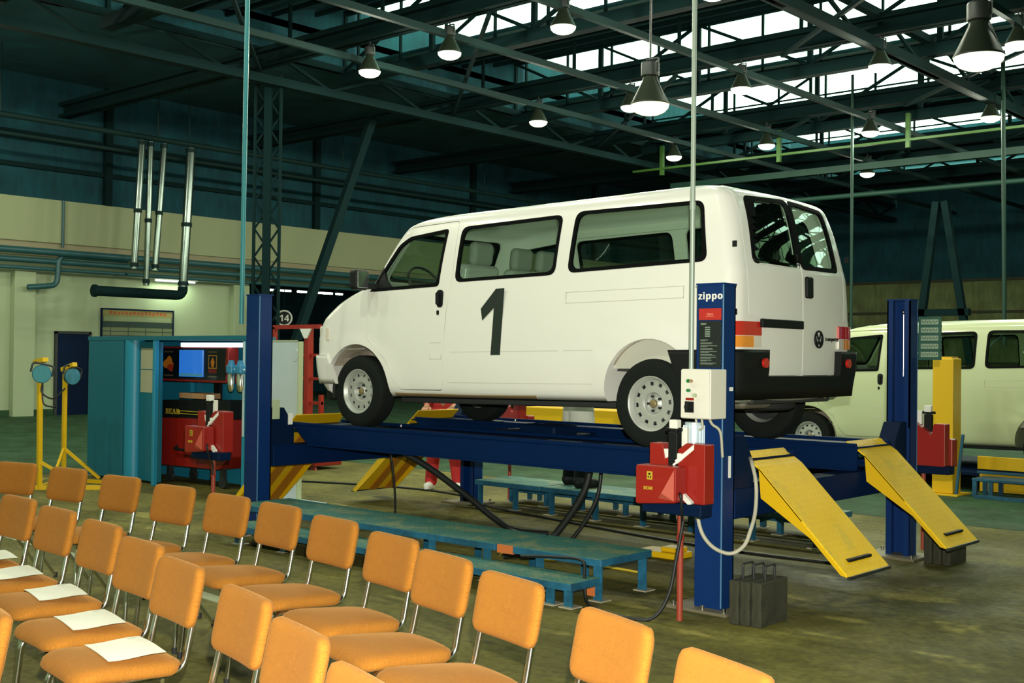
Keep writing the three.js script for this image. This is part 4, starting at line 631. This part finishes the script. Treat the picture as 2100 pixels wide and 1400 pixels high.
// ---------- blue diagnostic booth and what stands in it ----------
{
  const t = thing('diagnostic_booth', 'blue open fronted booth with a curved corner left of the lift', 'booth', [-6.1, 0, .24]);
  obj('side_panel', span(0, .86, .03, 1.80, -.05, 0, .006), M.teal, t); obj('corner_pillar', [new THREE.CylinderGeometry(.12, .12, 1.77, 20, 1, false, -.6, 3.6).translate(.96, .915, -.11)], M.tealLight, t);
  obj('notice_panel', span(1.06, 1.56, .03, 1.76, -.14, -.10, .004), M.teal, t); obj('front_post', span(1.545, 1.60, 0, 1.78, -.06, .0, .008), M.tealLight, t); obj('front_post', span(3.40, 3.455, 0, 1.78, -.06, .0, .008), M.tealLight, t); obj('post_strip', span(3.42, 3.45, .7, 1.76, .001, .008), M.silver, t);
  obj('roof_panel', [extrude(poly([[0, 0], [3.46, 0], [3.46, .12], [2.78, .93], [0, .93]]), .05).rotateX(-Math.PI / 2).translate(0, 1.78, .01)], M.teal, t); obj('back_wall_panel', span(0, 2.75, .0, 1.8, -.92, -.88), M.tealLight, t); obj('end_panel', beam([2.75, .9, -.9], [3.42, .9, -.10], .03, 1.72), M.tealLight, t); obj('end_panel', span(0, .03, .03, 1.78, -.90, -.05), M.teal, t);
  for (const [i, y0, y1] of [[0, 1.42, 1.68], [1, 1.13, 1.41]]) obj('pinned_sheet', span(1.12, 1.50, y0, y1, -.10, -.096), canvasMat(160, 128, (g, w, h) => { g.fillStyle = '#a9aa8c'; g.fillRect(0, 0, w, h); g.strokeStyle = '#6c7264'; g.lineWidth = 2; for (let k = 0; k < 6; k++) { g.strokeRect(8 + (k % 2) * 74, 8 + (k >> 1) * 38, 66, 32); } }), t);
  const tb = obj('booth_light', [span(1.62, 3.3, 1.70, 1.755, -.40, -.34, .01)], M.boothGlow, t);
  for (const x of [2.1, 2.85]) { const l = new THREE.RectAreaLight(new THREE.Color(.75, .9, 1), 5, .7, .06); l.position.set(x, 1.705, -.39); l.rotation.set(-Math.PI / 2, 0, 0); t.add(l); }
  // machine
  const c = thing('wheel_aligner', 'red wheel alignment console with a blue screen inside the booth', 'console', [-5.02, 0, -.12]);
  obj('cabinet', extrude(roundedPoly([[.02, .22], [1.36, .24], [1.58, .40], [1.58, .83], [0, .80], [0, .25]], .02), .5, .008).translate(0, 0, -.5), M.red, c);
  obj('desk_top', extrude(roundedPoly([[0, .815], [1.55, .84], [1.55, 1.06], [0, 1.02]], .015), .48, .006).translate(0, 0, -.5), M.blackPlastic, c);
  const stripe = obj('maker_stripe', [span(.48, .52, .872, .913, 0, .005), span(.50, 1.40, .872, .880, .0, .006), span(.50, 1.40, .905, .913, .0, .006)], M.yellowCable, c); const bt = text('BEAR', .066, .004, serif); obj('maker_lettering', bt.scale(1.25, 1, 1).translate(.19, .862, -.004), M.yellowCable, stripe);
  obj('drawer_slot', [span(.80, 1.0, .60, .632, .008, .014)], M.blackPlastic, c); obj('drawer_handle', bentTube([[.50, .47, .01], [.50, .44, .07], [1.1, .43, .07], [1.1, .46, .01]], .016, .04), M.blackPlastic, c); obj('front_tray', span(.9, 1.5, .36, .39, 0, .10, .01), M.blackPlastic, c);
  obj('console_back', [span(.02, 1.5, 1.02, 1.30, -.5, -.42)], M.tealLight, c); for (const x of [.12, .74, 1.36]) obj('console_post', span(x, x + .1, 1.03, 1.30, -.40, -.34), x > .7 ? M.blackPlastic : M.tealLight, c);
  const mon = obj('monitor_housing', new RoundedBoxGeometry(1.52, .44, .16, 3, .02).translate(.75, 1.49, -.09), M.redDull, c);
  obj('monitor_face', panelGeo(1.42, .385, .01).translate(.76, 1.495, -.005), canvasMat(1024, 278, (g, w, h) => {
    g.fillStyle = '#0a1512'; g.fillRect(0, 0, w, h); g.fillStyle = '#5d5038'; for (const [x, y] of [[70, 26], [70, 240]]) g.fillRect(x, y, 150, 14); for (const [x, y] of [[770, 26], [770, 240]]) g.fillRect(x, y, 130, 14);
    g.fillStyle = '#e88a1c'; g.beginPath(); g.moveTo(50, 150); g.quadraticCurveTo(60, 110, 110, 100); g.quadraticCurveTo(140, 60, 170, 76); g.quadraticCurveTo(200, 90, 205, 130); g.lineTo(226, 140); g.quadraticCurveTo(222, 190, 180, 200); g.lineTo(110, 184); g.quadraticCurveTo(60, 180, 50, 150); g.fill();
    g.fillStyle = '#c43a1a'; g.beginPath(); g.moveTo(140, 150); g.quadraticCurveTo(200, 140, 222, 150); g.quadraticCurveTo(220, 214, 190, 214); g.quadraticCurveTo(140, 200, 110, 180); g.fill();
    g.strokeStyle = '#e8a040'; g.lineWidth = 8; g.strokeRect(776, 64, 120, 110); g.fillStyle = '#e88a1c'; g.beginPath(); g.moveTo(836, 76); g.lineTo(866, 120); g.lineTo(850, 166); g.lineTo(822, 166); g.lineTo(806, 120); g.fill(); g.fillStyle = '#0a1512'; g.fillRect(790, 76, 16, 30); g.fillRect(866, 76, 16, 30); g.fillRect(790, 130, 16, 30); g.fillRect(866, 130, 16, 30); g.fillStyle = '#8c1d12'; g.fillRect(776, 184, 120, 34);
  }, .4), mon);
  const scr = mat([.02, .05, .10], .15, 0, { emissive: C(.010, .085, .32), emissiveIntensity: 1.2 }); obj('screen', new RoundedBoxGeometry(.52, .33, .02, 3, .009).translate(.765, 1.50, .006), scr, mon); obj('screen_status_line', span(.52, 1.01, 1.345, 1.375, .014, .0175), mat([.05, .16, .20], .3, 0, { emissive: C(.02, .10, .16), emissiveIntensity: .7 }), mon);
  { const l = new THREE.RectAreaLight(new THREE.Color(.1, .35, 1), 1.2, .5, .3); l.position.set(.765, 1.50, .03); l.rotation.y = Math.PI; c.add(l); }
  for (const x of [.2, 1.35]) for (const z of [-.08, -.42]) obj('castor', [new THREE.CylinderGeometry(.07, .07, .04, 18).rotateX(Math.PI / 2).translate(x, .07, z), span(x - .03, x + .03, .09, .25, z - .03, z + .03)], M.blackSteel, c);
  tag(obj('paper_roll', bar([-4.72, 1.095, -.50], [-4.36, 1.095, -.50], .035, 16), M.paper), 'white roll lying on the desk of the red console', 'roll'); tag(obj('carton', span(-4.62, -4.10, 1.062, 1.13, -.44, -.18, .006), M.wood), 'flat brown carton on the desk of the red console', 'carton');
  ['left', 'right'].forEach((w, i) => { const f = thing('air_filter', `small blue capped air filter on the right booth wall, the ${w} one of two`, 'air filter', [-2.79 + i * .17, 1.33, .32], 0, 'air filters on the booth'); obj('filter_head', [new RoundedBoxGeometry(.105, .10, .09, 3, .02).translate(0, .12, 0), new THREE.CylinderGeometry(.03, .045, .06, 16).translate(0, .19, 0)], mat([.03, .22, .42], .4), f); obj('filter_bowl', lathe([[0, -.13], [.02, -.13], [.038, -.09], [.042, .07], [0, .07]], 20), M.chrome, f); obj('filter_bracket', [span(-.05, .05, .10, .13, -.08, -.03), bar([-.07, .12, 0], [.07, .12, 0], .010)], M.silver, f); });
  tag(obj('filter_pipe', bar([-2.95, 1.45, .27], [-2.55, 1.45, .27], .012), M.silver), 'short pipe feeding the two air filters', 'pipe');
  const dp = thing('door_panel', 'pale silver blue door panel standing right of the left lift post', 'panel', [-2.50, 0, .10]); obj('panel_sheet', span(0, .66, .04, 1.77, -.02, .02, .006), M.silver, dp); obj('panel_frame', [span(.65, .67, .04, 1.78, -.03, .03), span(0, .67, 1.765, 1.78, -.03, .03), span(0, .67, .02, .04, -.03, .03)], M.cream, dp); obj('panel_knob', new THREE.SphereGeometry(.03, 14, 10).translate(.695, .86, .02), M.paper, dp); obj('panel_disc', new THREE.CylinderGeometry(.07, .07, .01, 24).rotateX(Math.PI / 2).translate(.58, 1.62, .024), M.silver, dp); obj('panel_foot', span(.1, .9, 0, .03, -.2, .2, .006), M.silver, dp);
}
// ---------- yellow work light stand ----------
{
  const t = thing('work_light_stand', 'yellow work light stand with two lamp heads beside the booth', 'work light', [-5.02, 0, 1.42]);
  const B = [-.62, 0, -.62]; obj('upright', beam([0, .02, 0], [-.03, 1.47, 0], .05), M.yellow, t); obj('upright', beam([B[0], .02, B[2]], [B[0], 1.40, B[2]], .045), M.yellow, t);
  obj('base_bar', [beam([-.03, .025, .03], [.55, .025, -.62], .05), beam([B[0] - .02, .025, B[2]], [.35, .025, -1.05], .045), beam([0, .025, 0], [B[0], .025, B[2]], .05)], M.yellow, t); obj('diagonal_brace', beam([0, .33, 0], [.32, .05, -.36], .035), M.yellow, t); obj('diagonal_brace', beam([B[0], .42, B[2]], [B[0] + .34, .05, B[2] - .30], .035), M.yellow, t); obj('diagonal_brace', beam([B[0], .42, B[2]], [B[0] + .3, .05, B[2] + .3], .03), M.yellow, t);
  for (const [x, z, m] of [[.10, .05, mat([.05, .28, .38], .3, .2)], [B[0] + .16, B[2], mat([.04, .10, .08], .3, .3)]]) { const h = new THREE.Group(); h.name = 'lamp_head'; h.position.set(x, x > 0 ? 1.36 : 1.32, z); h.rotation.set(-.25, x > 0 ? 1.25 : 1.6, 0); t.add(h); obj('lamp_bowl', lathe([[0, -.10], [.05, -.09], [.095, -.03], [.108, .03], [.104, .03], [.088, -.02], [0, -.07]], 24).rotateX(Math.PI / 2), m, h); obj('lamp_front', new THREE.CylinderGeometry(.10, .10, .008, 24).rotateX(Math.PI / 2).translate(0, 0, .028), mat([.10, .35, .45], .12, .4), h); obj('lamp_yoke', bentTube([[-.12, 0, 0], [-.12, .12, 0], [.12, .12, 0], [.12, 0, 0]], .012, .04), M.blackSteel, h); }
  each('top_bracket', [beam([-.14, 1.50, 0], [.10, 1.53, 0], .07, .05), beam([B[0] - .06, 1.40, B[2]], [B[0] + .24, 1.47, B[2]], .06, .05)], M.yellow, t);
  each('lamp_cable', [tube([[.06, 1.30, 0], [.1, 1.15, .04], [.3, 1.08, 0], [.38, 1.2, -.1]], .010, 24), tube([[.04, 1.24, 0], [.15, 1.02, .04], [.35, .98, 0]], .010, 24)], M.cable, t);
}
// ---------- behind the lift: red rack, round sign, notice board on the wall ----------
{
  const t = thing('red_rack', 'tall red steel grid rack behind the left lift post', 'rack', [-6.05, 0, -2.7]);
  obj('top_rail', beam([0, 2.03, 0], [1.08, 2.03, 0], .06), M.red, t); obj('rack_post', span(.78, .88, .12, 2.0, -.05, .05, .01), M.red, t); obj('rack_post', span(1.10, 1.15, .12, 1.05, -.03, .03), M.red, t); obj('rack_post', span(0, .05, .12, 2.03, -.03, .03), M.red, t); for (const y of [1.62, 1.28, .93, .58]) obj('shelf_rail', beam([0, y, 0], [1.15, y, 0], .04), M.red, t);
  obj('gusset', extrude(poly([[.70, 2.0], [.96, 2.0], [.86, 1.86], [.80, 1.86]]), .02).translate(0, 0, .05), M.white, t); each('rack_foot', [span(.7, 1.3, .05, .12, -.25, .25, .01), extrude(poly([[1.18, .0], [1.30, .0], [1.25, .12], [1.28, .32], [1.22, .32], [1.2, .12]]), .03).translate(0, 0, .2), span(.02, .1, 0, .12, -.2, .2)], M.red, t);
  const s = thing('round_sign', 'white ringed round sign with the number 14 above the red rack', 'sign', [-20.9, 2.74, -14.2]); s.rotation.y = .95;
  obj('sign_face', new THREE.CylinderGeometry(.24, .24, .02, 36).rotateX(Math.PI / 2), M.blackPlastic, s); obj('sign_ring', new THREE.TorusGeometry(.225, .028, 8, 40).translate(0, 0, .012), M.white, s); const n = text('14', .2, .012); n.translate(-.15, -.1, .012); obj('sign_number', n, M.white, s); obj('sign_bracket', bar([0, .24, -.02], [0, 1.3, -.02], .012, 6), M.steel, s);
  const b = thing('wall_chart', 'large ruled chart with an orange heading hung on the cream wall above the booth', 'chart', [-20.46, 2.08, -8.98]); b.rotation.y = Math.PI / 2;
  obj('chart_sheet', panelGeo(2.12, 1.36, .03), canvasMat(512, 330, (g, w, h) => {
    g.fillStyle = '#6f7c58'; g.fillRect(0, 0, w, h); g.fillStyle = '#8f8a52'; g.fillRect(0, 0, w, 40); g.fillStyle = '#a8531c'; g.font = 'bold 26px sans-serif'; g.textAlign = 'center'; for (let i = 0; i < 15; i++) g.fillRect(50 + i * 28, 8 + (i % 3) * 2, 20, 18); g.fillStyle = '#93a077'; g.fillRect(14, 42, w - 28, 30);
    g.fillStyle = '#243e36'; g.fillRect(0, 74, w, 36); g.strokeStyle = '#1e3630'; g.lineWidth = 5; for (let y = 110; y < h; y += 28) { g.beginPath(); g.moveTo(0, y); g.lineTo(w, y); g.stroke(); } for (let x = 60; x < w; x += 125) { g.beginPath(); g.moveTo(x, 74); g.lineTo(x, h); g.stroke(); }
  }), b); obj('chart_frame', [span(-1.09, 1.09, .68, .72, -.02, .03), span(-1.09, 1.09, -.72, -.68, -.02, .03), span(-1.09, -1.05, -.7, .7, -.02, .03), span(1.05, 1.09, -.7, .7, -.02, .03)], M.navy, b);
  // yellow lift and benches behind, on the right
  const c = thing('yellow_column', 'square yellow lift column in front of the parked van', 'column', [2.68, 0, -6.33]); obj('column_shaft', span(-.13, .13, .02, 1.67, -.13, .13, .015), M.yellow, c); obj('column_base', span(-.22, .22, 0, .02, -.22, .22, .004), M.yellow, c); obj('column_cap', span(-.10, .10, 1.67, 1.69, -.10, .10, .005), M.yellow, c); obj('column_stay', beam([.16, .02, .10], [.24, .75, .10], .03), M.platBlue, c);
  const rw = thing('yellow_runway', 'long yellow runway beam low under the parked van', 'runway', [2.9, 0, -6.9]); obj('runway_side', span(0, 4.6, .30, .46, .10, .14, .006), M.yellow, rw); obj('runway_rail', span(0, 4.6, .245, .275, .08, .16, .004), M.platBlue, rw); obj('lower_side', span(0, 4.6, .02, .24, .02, .06), M.yellow, rw); obj('runway_deck', span(-4.2, 4.6, .20, .235, -2.6, .0), M.navy, rw);
  const bn = thing('low_bench', 'low blue grey bench in front of the yellow runway at the right edge', 'bench', [3.0, 0, -6.5]); obj('bench_top', span(0, 1.5, .19, .225, -.2, .2, .006), M.platBlue, bn); for (const x of [.03, .22, 1.15, 1.45]) for (const z of [-.17, .17]) obj('leg', span(x - .025, x + .025, .0, .2, z - .02, z + .02), M.platBlue, bn); obj('bench_plinth', span(0.1, 3, 0, .035, .22, .38), M.platBlue, bn);
  const lw = thing('yellow_barrier', 'long low yellow machine bed seen under the lifted van', 'machine', [-4.2, 0, -6.3]); obj('bed_side', span(0, 3.6, .12, .83, -.5, 0, .02), M.yellow, lw); obj('bed_feet', span(.1, 3.5, 0, .12, -.4, -.1), M.blackSteel, lw);
}
// ---------- audience chairs: orange fabric pads on bent chrome tube ----------
{
  // chair: origin on the floor under the top of its back, seat towards +z
  const t = thing('conference_chair', '', 'chair', [0, 0, 0]);
  const softPad = (w, h, d, r, rear) => {                                 // upholstered pad: rounded outline, domed faces
    const s = roundedPoly([[-w / 2, -h / 2], [w / 2, -h / 2], [w / 2, h / 2], [-w / 2, h / 2]], rear ? [r, r, rear, rear] : r);
    const g = extrude(s, d - .028, .014, 8); g.translate(0, 0, -(d - .028) / 2); return g;
  };
  const subdiv = (g, f) => { const p = g.attributes.position; for (let i = 0; i < p.count; i++) { const q = f(p.getX(i), p.getY(i), p.getZ(i)); p.setXYZ(i, ...q); } g.computeVertexNormals(); return g; };
  // back pad with a grid front so that it can curve
  const padShape = (w, h, d, corner, curve, dome) => {
    const N = 20, Mv = 12, pos = [], uv = [], idx = [], ring = []; 
    const outline = (u, v) => { // map square [-1,1]^2 onto a rounded rectangle
      let x = u * w / 2, y = v * h / 2; const cx = w / 2 - corner, cy = h / 2 - corner; if (Math.abs(x) > cx && Math.abs(y) > cy) { const dx = Math.abs(x) - cx, dy = Math.abs(y) - cy, m = Math.max(dx, dy), L = Math.hypot(dx, dy); if (L > 0) { const k = m / L; x = Math.sign(x) * (cx + dx * k); y = Math.sign(y) * (cy + dy * k); } } return [x, y]; };
    for (const s of [1, -1]) for (let j = 0; j <= Mv; j++) for (let i = 0; i <= N; i++) { const u0 = -1 + 2 * i / N, v0 = -1 + 2 * j / Mv, u = Math.sin(u0 * Math.PI / 2), v = Math.sin(v0 * Math.PI / 2); const [x, y] = outline(u, v); const e = Math.max(Math.abs(u), Math.abs(v)); const prof = Math.pow(Math.max(0, 1 - Math.pow(e, 12)), .5); const z = s * (d / 2) * prof + dome * (1 - u * u) * (1 - v * v) * (s > 0 ? 1 : .15) + curve * (u * u); pos.push(x, y, z); uv.push(x, y); }
    const n = (N + 1) * (Mv + 1); for (let f = 0; f < 2; f++) for (let j = 0; j < Mv; j++) for (let i = 0; i < N; i++) { const a = f * n + j * (N + 1) + i, b = a + 1, c = a + N + 1, e = c + 1; f ? idx.push(a, c, b, b, c, e) : idx.push(a, b, c, b, e, c); }
    let g = new THREE.BufferGeometry(); g.setAttribute('position', new THREE.Float32BufferAttribute(pos, 3)); g.setIndex(idx); const keep = uv.slice(); g = mergeVertices(g, 1e-5); g.computeVertexNormals(); const u2 = []; for (let i = 0; i < g.attributes.position.count; i++) u2.push(g.attributes.position.getX(i), g.attributes.position.getY(i)); g.setAttribute('uv', new THREE.Float32BufferAttribute(u2, 2)); return g;
  };
  const back = padShape(.405, .238, .05, .05, .016, .002); back.rotateX(-.20); back.translate(0, .682, .018);
  obj('backrest', back, M.fabric, t);
  const seat = padShape(.42, .44, .062, .085, -.006, .012); { const p = seat.attributes.position; for (let i = 0; i < p.count; i++) { const x = p.getX(i), y = p.getY(i); p.setX(i, x * (1 + .07 * (-y / .22))); p.setZ(i, p.getZ(i) - (y < -.12 ? Math.pow((-y - .12) / .1, 2) * .022 : 0)); } seat.computeVertexNormals(); }
  seat.rotateX(-Math.PI / 2); seat.rotateX(-.07); seat.translate(0, .445, .285); obj('seat', seat, M.fabric, t);
  for (const s of [-1, 1]) {
    const x = s * .165; obj('frame_tube', bentTube([[x, .75, .005], [x, .62, .028], [x * 1.03, .415, .075], [x * 1.08, .405, .46], [s * .20, .012, .50]], .0132, .045, 10), M.chrome, t);
    obj('leg', bentTube([[x * 1.05, .40, .32], [x * 1.08, .385, .26], [s * .20, .012, -.03]], .0105, .02, 10), M.chrome, t);
    for (const z of [.50, -.03]) obj('foot_cap', new THREE.CylinderGeometry(.015, .013, .035, 12).translate(s * .20, .0175, z), M.rubber, t);
  }
  each('cross_bar', [bar([-.18, .392, .40], [.18, .392, .40], .009, 8), bar([-.18, .392, .16], [.18, .392, .16], .009, 8)], M.chrome, t);
  const R1 = [[-.20, 3.985, -17], [.443, 3.915, -8], [1.18, 3.93, -5.8], [1.914, 3.99, -4], [2.543, 4.03, -1], [3.10, 4.08, 5], [3.727, 4.216, 6.5], [4.357, 4.394, 10], [4.887, 4.594, 12.5], [5.416, 4.77, 13.5], [6.10, 5.04, 19], [6.645, 5.27, 20]];
  const R2 = [[1.83, 4.94, 1], [2.445, 5.025, 2.8], [3.074, 5.123, 5], [3.704, 5.286, 6], [4.273, 5.455, 9], [4.951, 5.63, 13], [5.50, 5.83, 15], [6.05, 6.056, 17]], R3 = [[4.57, 6.35, 10]];
  const ord = ['leftmost', 'second', 'third', 'fourth', 'fifth', 'sixth', 'seventh', 'eighth', 'ninth', 'tenth', 'eleventh', 'twelfth'];
  const list = [...R1.map((p, i) => [p, `orange padded chrome chair, ${i ? (i === 11 ? 'rightmost' : ord[i] + ' from left') : 'leftmost'} in the row nearest the lift`, 'chairs in the row nearest the lift']),
    ...R2.map((p, i) => [p, i < 5 ? `orange chrome chair with a white sheet on its seat, ${i ? ord[i] + ' from left' : 'leftmost'} in second row` : `orange padded chrome chair in the second row, ${ord[i]} from left, no paper on it`, 'chairs in the second row']),
    ...R3.map((p) => [p, 'orange padded chair cut by the lower left corner', 'chairs in the third row'])];
  list.forEach(([[x, z, a], label, group], i) => {
    const c = i ? copyOf(t, [x, 0, z], -a * Math.PI / 180, label, group) : t; if (!i) { t.position.set(x, 0, z); t.rotation.y = -a * Math.PI / 180; t.userData = { label, category: 'chair', group }; }
  });
  // sheets of paper on the seats of the second row
  const sheet = new THREE.PlaneGeometry(.215, .30, 10, 6); { const p = sheet.attributes.position; for (let i = 0; i < p.count; i++) p.setZ(i, .004 * Math.sin(p.getX(i) * 22) + .003 * Math.cos(p.getY(i) * 14)); sheet.rotateX(-Math.PI / 2); sheet.computeVertexNormals(); }
  const under = sheet.clone().translate(0, -.0016, 0); const sg = merge([sheet, under]);
  const pm = canvasMat(160, 224, (g, w, h) => { g.fillStyle = '#eff3e2'; g.fillRect(0, 0, w, h); g.fillStyle = '#8d958c'; for (let i = 0; i < 3; i++) g.fillRect(w - 44, 14 + i * 7, 30 - i * 6, 2); }, .8);
  [[1.89, 5.13, 1.35, 'leftmost'], [2.443, 5.262, 1.36, 'second from left'], [3.06, 5.355, 1.34, 'third from left'], [3.705, 5.535, 1.35, 'fourth from left'], [4.255, 5.69, 1.36, 'rightmost']].forEach(([x, z, a, w]) => {
    const o = tag(obj('paper_sheet', sg, pm), `white sheet of paper lying on a second row seat, ${w}`, 'paper', 'paper sheets on the second row'); o.position.set(x, .497, z + .01); o.rotation.set(-.0, a, 0);
  });
}
// ---------- two people standing behind the lift ----------
function field(bones, res, size, center, k = 10) {                          // smooth union of tapered capsules -> one closed surface
  const mc = new MarchingCubes(res, M.skin, false, false, 200000); mc.isolation = 0; const n = mc.size, f = mc.field;
  const B = bones.map(([a, b, ra, rb, sx = 1, sz = 1]) => ({ a, d: [b[0] - a[0], b[1] - a[1], b[2] - a[2]], ra, rb, sx, sz }));
  for (let z = 0; z < n; z++) for (let y = 0; y < n; y++) for (let x = 0; x < n; x++) {
    const p = [center[0] + (x / n * 2 - 1) * size, center[1] + (y / n * 2 - 1) * size, center[2] + (z / n * 2 - 1) * size]; let s = 0;
    for (const o of B) {
      const q = [(p[0] - o.a[0]) * o.sx, p[1] - o.a[1], (p[2] - o.a[2]) * o.sz], d = [o.d[0] * o.sx, o.d[1], o.d[2] * o.sz], L = d[0] ** 2 + d[1] ** 2 + d[2] ** 2;
      const t = L ? Math.max(0, Math.min(1, (q[0] * d[0] + q[1] * d[1] + q[2] * d[2]) / L)) : 0; const e = Math.hypot(q[0] - d[0] * t, q[1] - d[1] * t, q[2] - d[2] * t) - lerp(o.ra, o.rb, t); s += Math.exp(-e * k * 10);
    }
    f[z * n * n + y * n + x] = Math.log(Math.max(s, 1e-30)) / (k * 10);
  }
  mc.update(); const c = mc.count, P = mc.positionArray.slice(0, c * 3), N = mc.normalArray.slice(0, c * 3);
  const g = new THREE.BufferGeometry(); for (let i = 0; i < P.length; i += 3) { P[i] = P[i] * size + center[0]; P[i + 1] = P[i + 1] * size + center[1]; P[i + 2] = P[i + 2] * size + center[2]; }
  g.setAttribute('position', new THREE.BufferAttribute(P, 3)); g.setAttribute('normal', new THREE.BufferAttribute(N, 3)); return g;
}
function person(label, pos, turn, kind) {
  const t = thing('person', label, 'person', pos, turn);                    // faces +z, 1.76 m
  const sh = .19, hip = .095, A = (s) => [s * sh, 1.43, 0], E = (s) => [s * .25, 1.15, -.02], W = (s) => [s * .17, 1.02, .22], K = (s) => [s * (hip + .03), .50, .02], F = (s) => [s * (hip + .075), .085, -.02];
  const headBones = [[[0, 1.64, .0], [0, 1.66, .0], .098, .098, 1.18, 1], [[0, 1.60, .035], [0, 1.585, .05], .062, .05], [[0, 1.48, -.01], [0, 1.58, 0], .055, .055], [[0, 1.635, .098], [0, 1.612, .112], .011, .014], [[-.083, 1.635, -.005], [-.087, 1.615, .0], .018, .013], [[.083, 1.635, -.005], [.087, 1.615, .0], .018, .013], [[-.03, 1.585, .088], [.03, 1.585, .088], .010, .010], [[-.04, 1.675, .085], [.04, 1.675, .085], .016, .016]];
  const hand = (s) => { const w = W(s), h = []; h.push([w, [w[0] - s * .01, w[1] - .03, w[2] + .07], .028, .036]); for (let i = 0; i < 4; i++) { const bx = w[0] + (i - 1.5) * .019, L = [.062, .074, .070, .054][i]; const b = [bx, w[1] - .035, w[2] + .085], m = [bx, w[1] - .052, w[2] + .085 + L * .5], e = [bx, w[1] - .085, w[2] + .085 + L * .72]; h.push([b, m, .0095, .009], [m, e, .009, .0075]); } const ts = -s; h.push([[w[0] + ts * .03, w[1] - .02, w[2] + .04], [w[0] + ts * .062, w[1] - .04, w[2] + .075], .012, .010], [[w[0] + ts * .062, w[1] - .04, w[2] + .075], [w[0] + ts * .06, w[1] - .055, w[2] + .105], .010, .008]); return h; };
  const skin = [field(headBones, 60, .19, [0, 1.60, 0], 8)]; for (const s of [-1, 1]) { skin.push(field(hand(s), 64, .10, [W(s)[0], W(s)[1] - .03, W(s)[2] + .07], 25)); }
  const core = field([[[0, 1.0, 0], [0, 1.40, 0], .11, .12], [A(-1), E(-1), .045, .038], [A(1), E(1), .045, .038], [E(-1), W(-1), .036, .026], [E(1), W(1), .036, .026], [[0, 1.40, 0], [0, 1.52, 0], .07, .05], [[-hip, .92, 0], K(-1), .07, .05], [[hip, .92, 0], K(1), .07, .05], [K(-1), F(-1), .05, .035], [K(1), F(1), .05, .035]], 72, .90, [0, .86, 0]);
  obj("body", [...skin, core], M.skin, t);
  const coat = kind === 'coat', top = coat ? mat([.62, .64, .56], .85) : M.redCloth ??= mat([.50, .022, .024], .85), trou = coat ? mat([.012, .016, .022], .9) : M.redCloth;
  const topB = [[[-.07, 1.02, 0], [-.11, 1.36, 0], .125, .115, 1, 1.15], [[.07, 1.02, 0], [.11, 1.36, 0], .125, .115, 1, 1.15], [A(-1), E(-1), .072, .060], [A(1), E(1), .072, .060], [E(-1), [W(-1)[0], W(-1)[1] + .005, W(-1)[2] - .03], .058, .045], [E(1), [W(1)[0], W(1)[1] + .005, W(1)[2] - .03], .058, .045], [[-.1, 1.44, 0], [.1, 1.44, 0], .075, .075]];
  if (coat) topB.push([[-.085, 1.0, 0], [-.10, .66, .01], .13, .145, 1, 1.1], [[.085, 1.0, 0], [.10, .66, .01], .13, .145, 1, 1.1]);
  obj('jacket', field(topB, 66, .62, [0, 1.06, .02]), top, t); if (coat) for (let i = 0; i < 4; i++) obj('button', new THREE.SphereGeometry(.011, 8, 6).translate(.01, 1.3 - i * .13, .152), M.cream, t);
  obj('trousers', field([[[-.07, .98, 0], [-hip, .86, 0], .125, .12], [[.07, .98, 0], [hip, .86, 0], .125, .12], [[-hip, .90, 0], K(-1), .108, .085], [[hip, .90, 0], K(1), .108, .085], [K(-1), F(-1), .085, .074], [K(1), F(1), .085, .074]], 66, .56, [0, .58, 0]), trou, t);
  for (const s of [-1, 1]) obj('shoe', field([[[s * (hip + .075), .045, -.06], [s * (hip + .09), .04, .13], .045, .038], [[s * (hip + .075), .085, -.03], [s * (hip + .075), .06, .0], .045, .045], [[s * (hip + .075), .012, -.06], [s * (hip + .09), .012, .14], .03, .028]], 40, .16, [s * (hip + .08), .06, .03], 18), coat ? M.blackPlastic : M.white, t);
  obj('hair', field([[[0, 1.69, -.03], [0, 1.68, -.045], .093, .09, 1.12, 1], [[-.06, 1.66, -.05], [.06, 1.66, -.05], .06, .06], [[-.05, 1.735, .03], [.05, 1.735, .03], .03, .03]], 48, .17, [0, 1.68, -.02], 9), M.hair, t);
  for (const s of [-1, 1]) obj('eye', new THREE.SphereGeometry(.011, 10, 8).translate(s * .034, 1.645, .088), M.blackPlastic, t);
  return t;
}
person('person in red work clothes and white shoes standing behind the lift', [-1.80, .018, -2.08], .55, 'red');
person('person in a white coat and dark trousers on the far blue platform', [.68, .303, -1.55], 2.6, 'coat');
renderer.render(scene, camera);
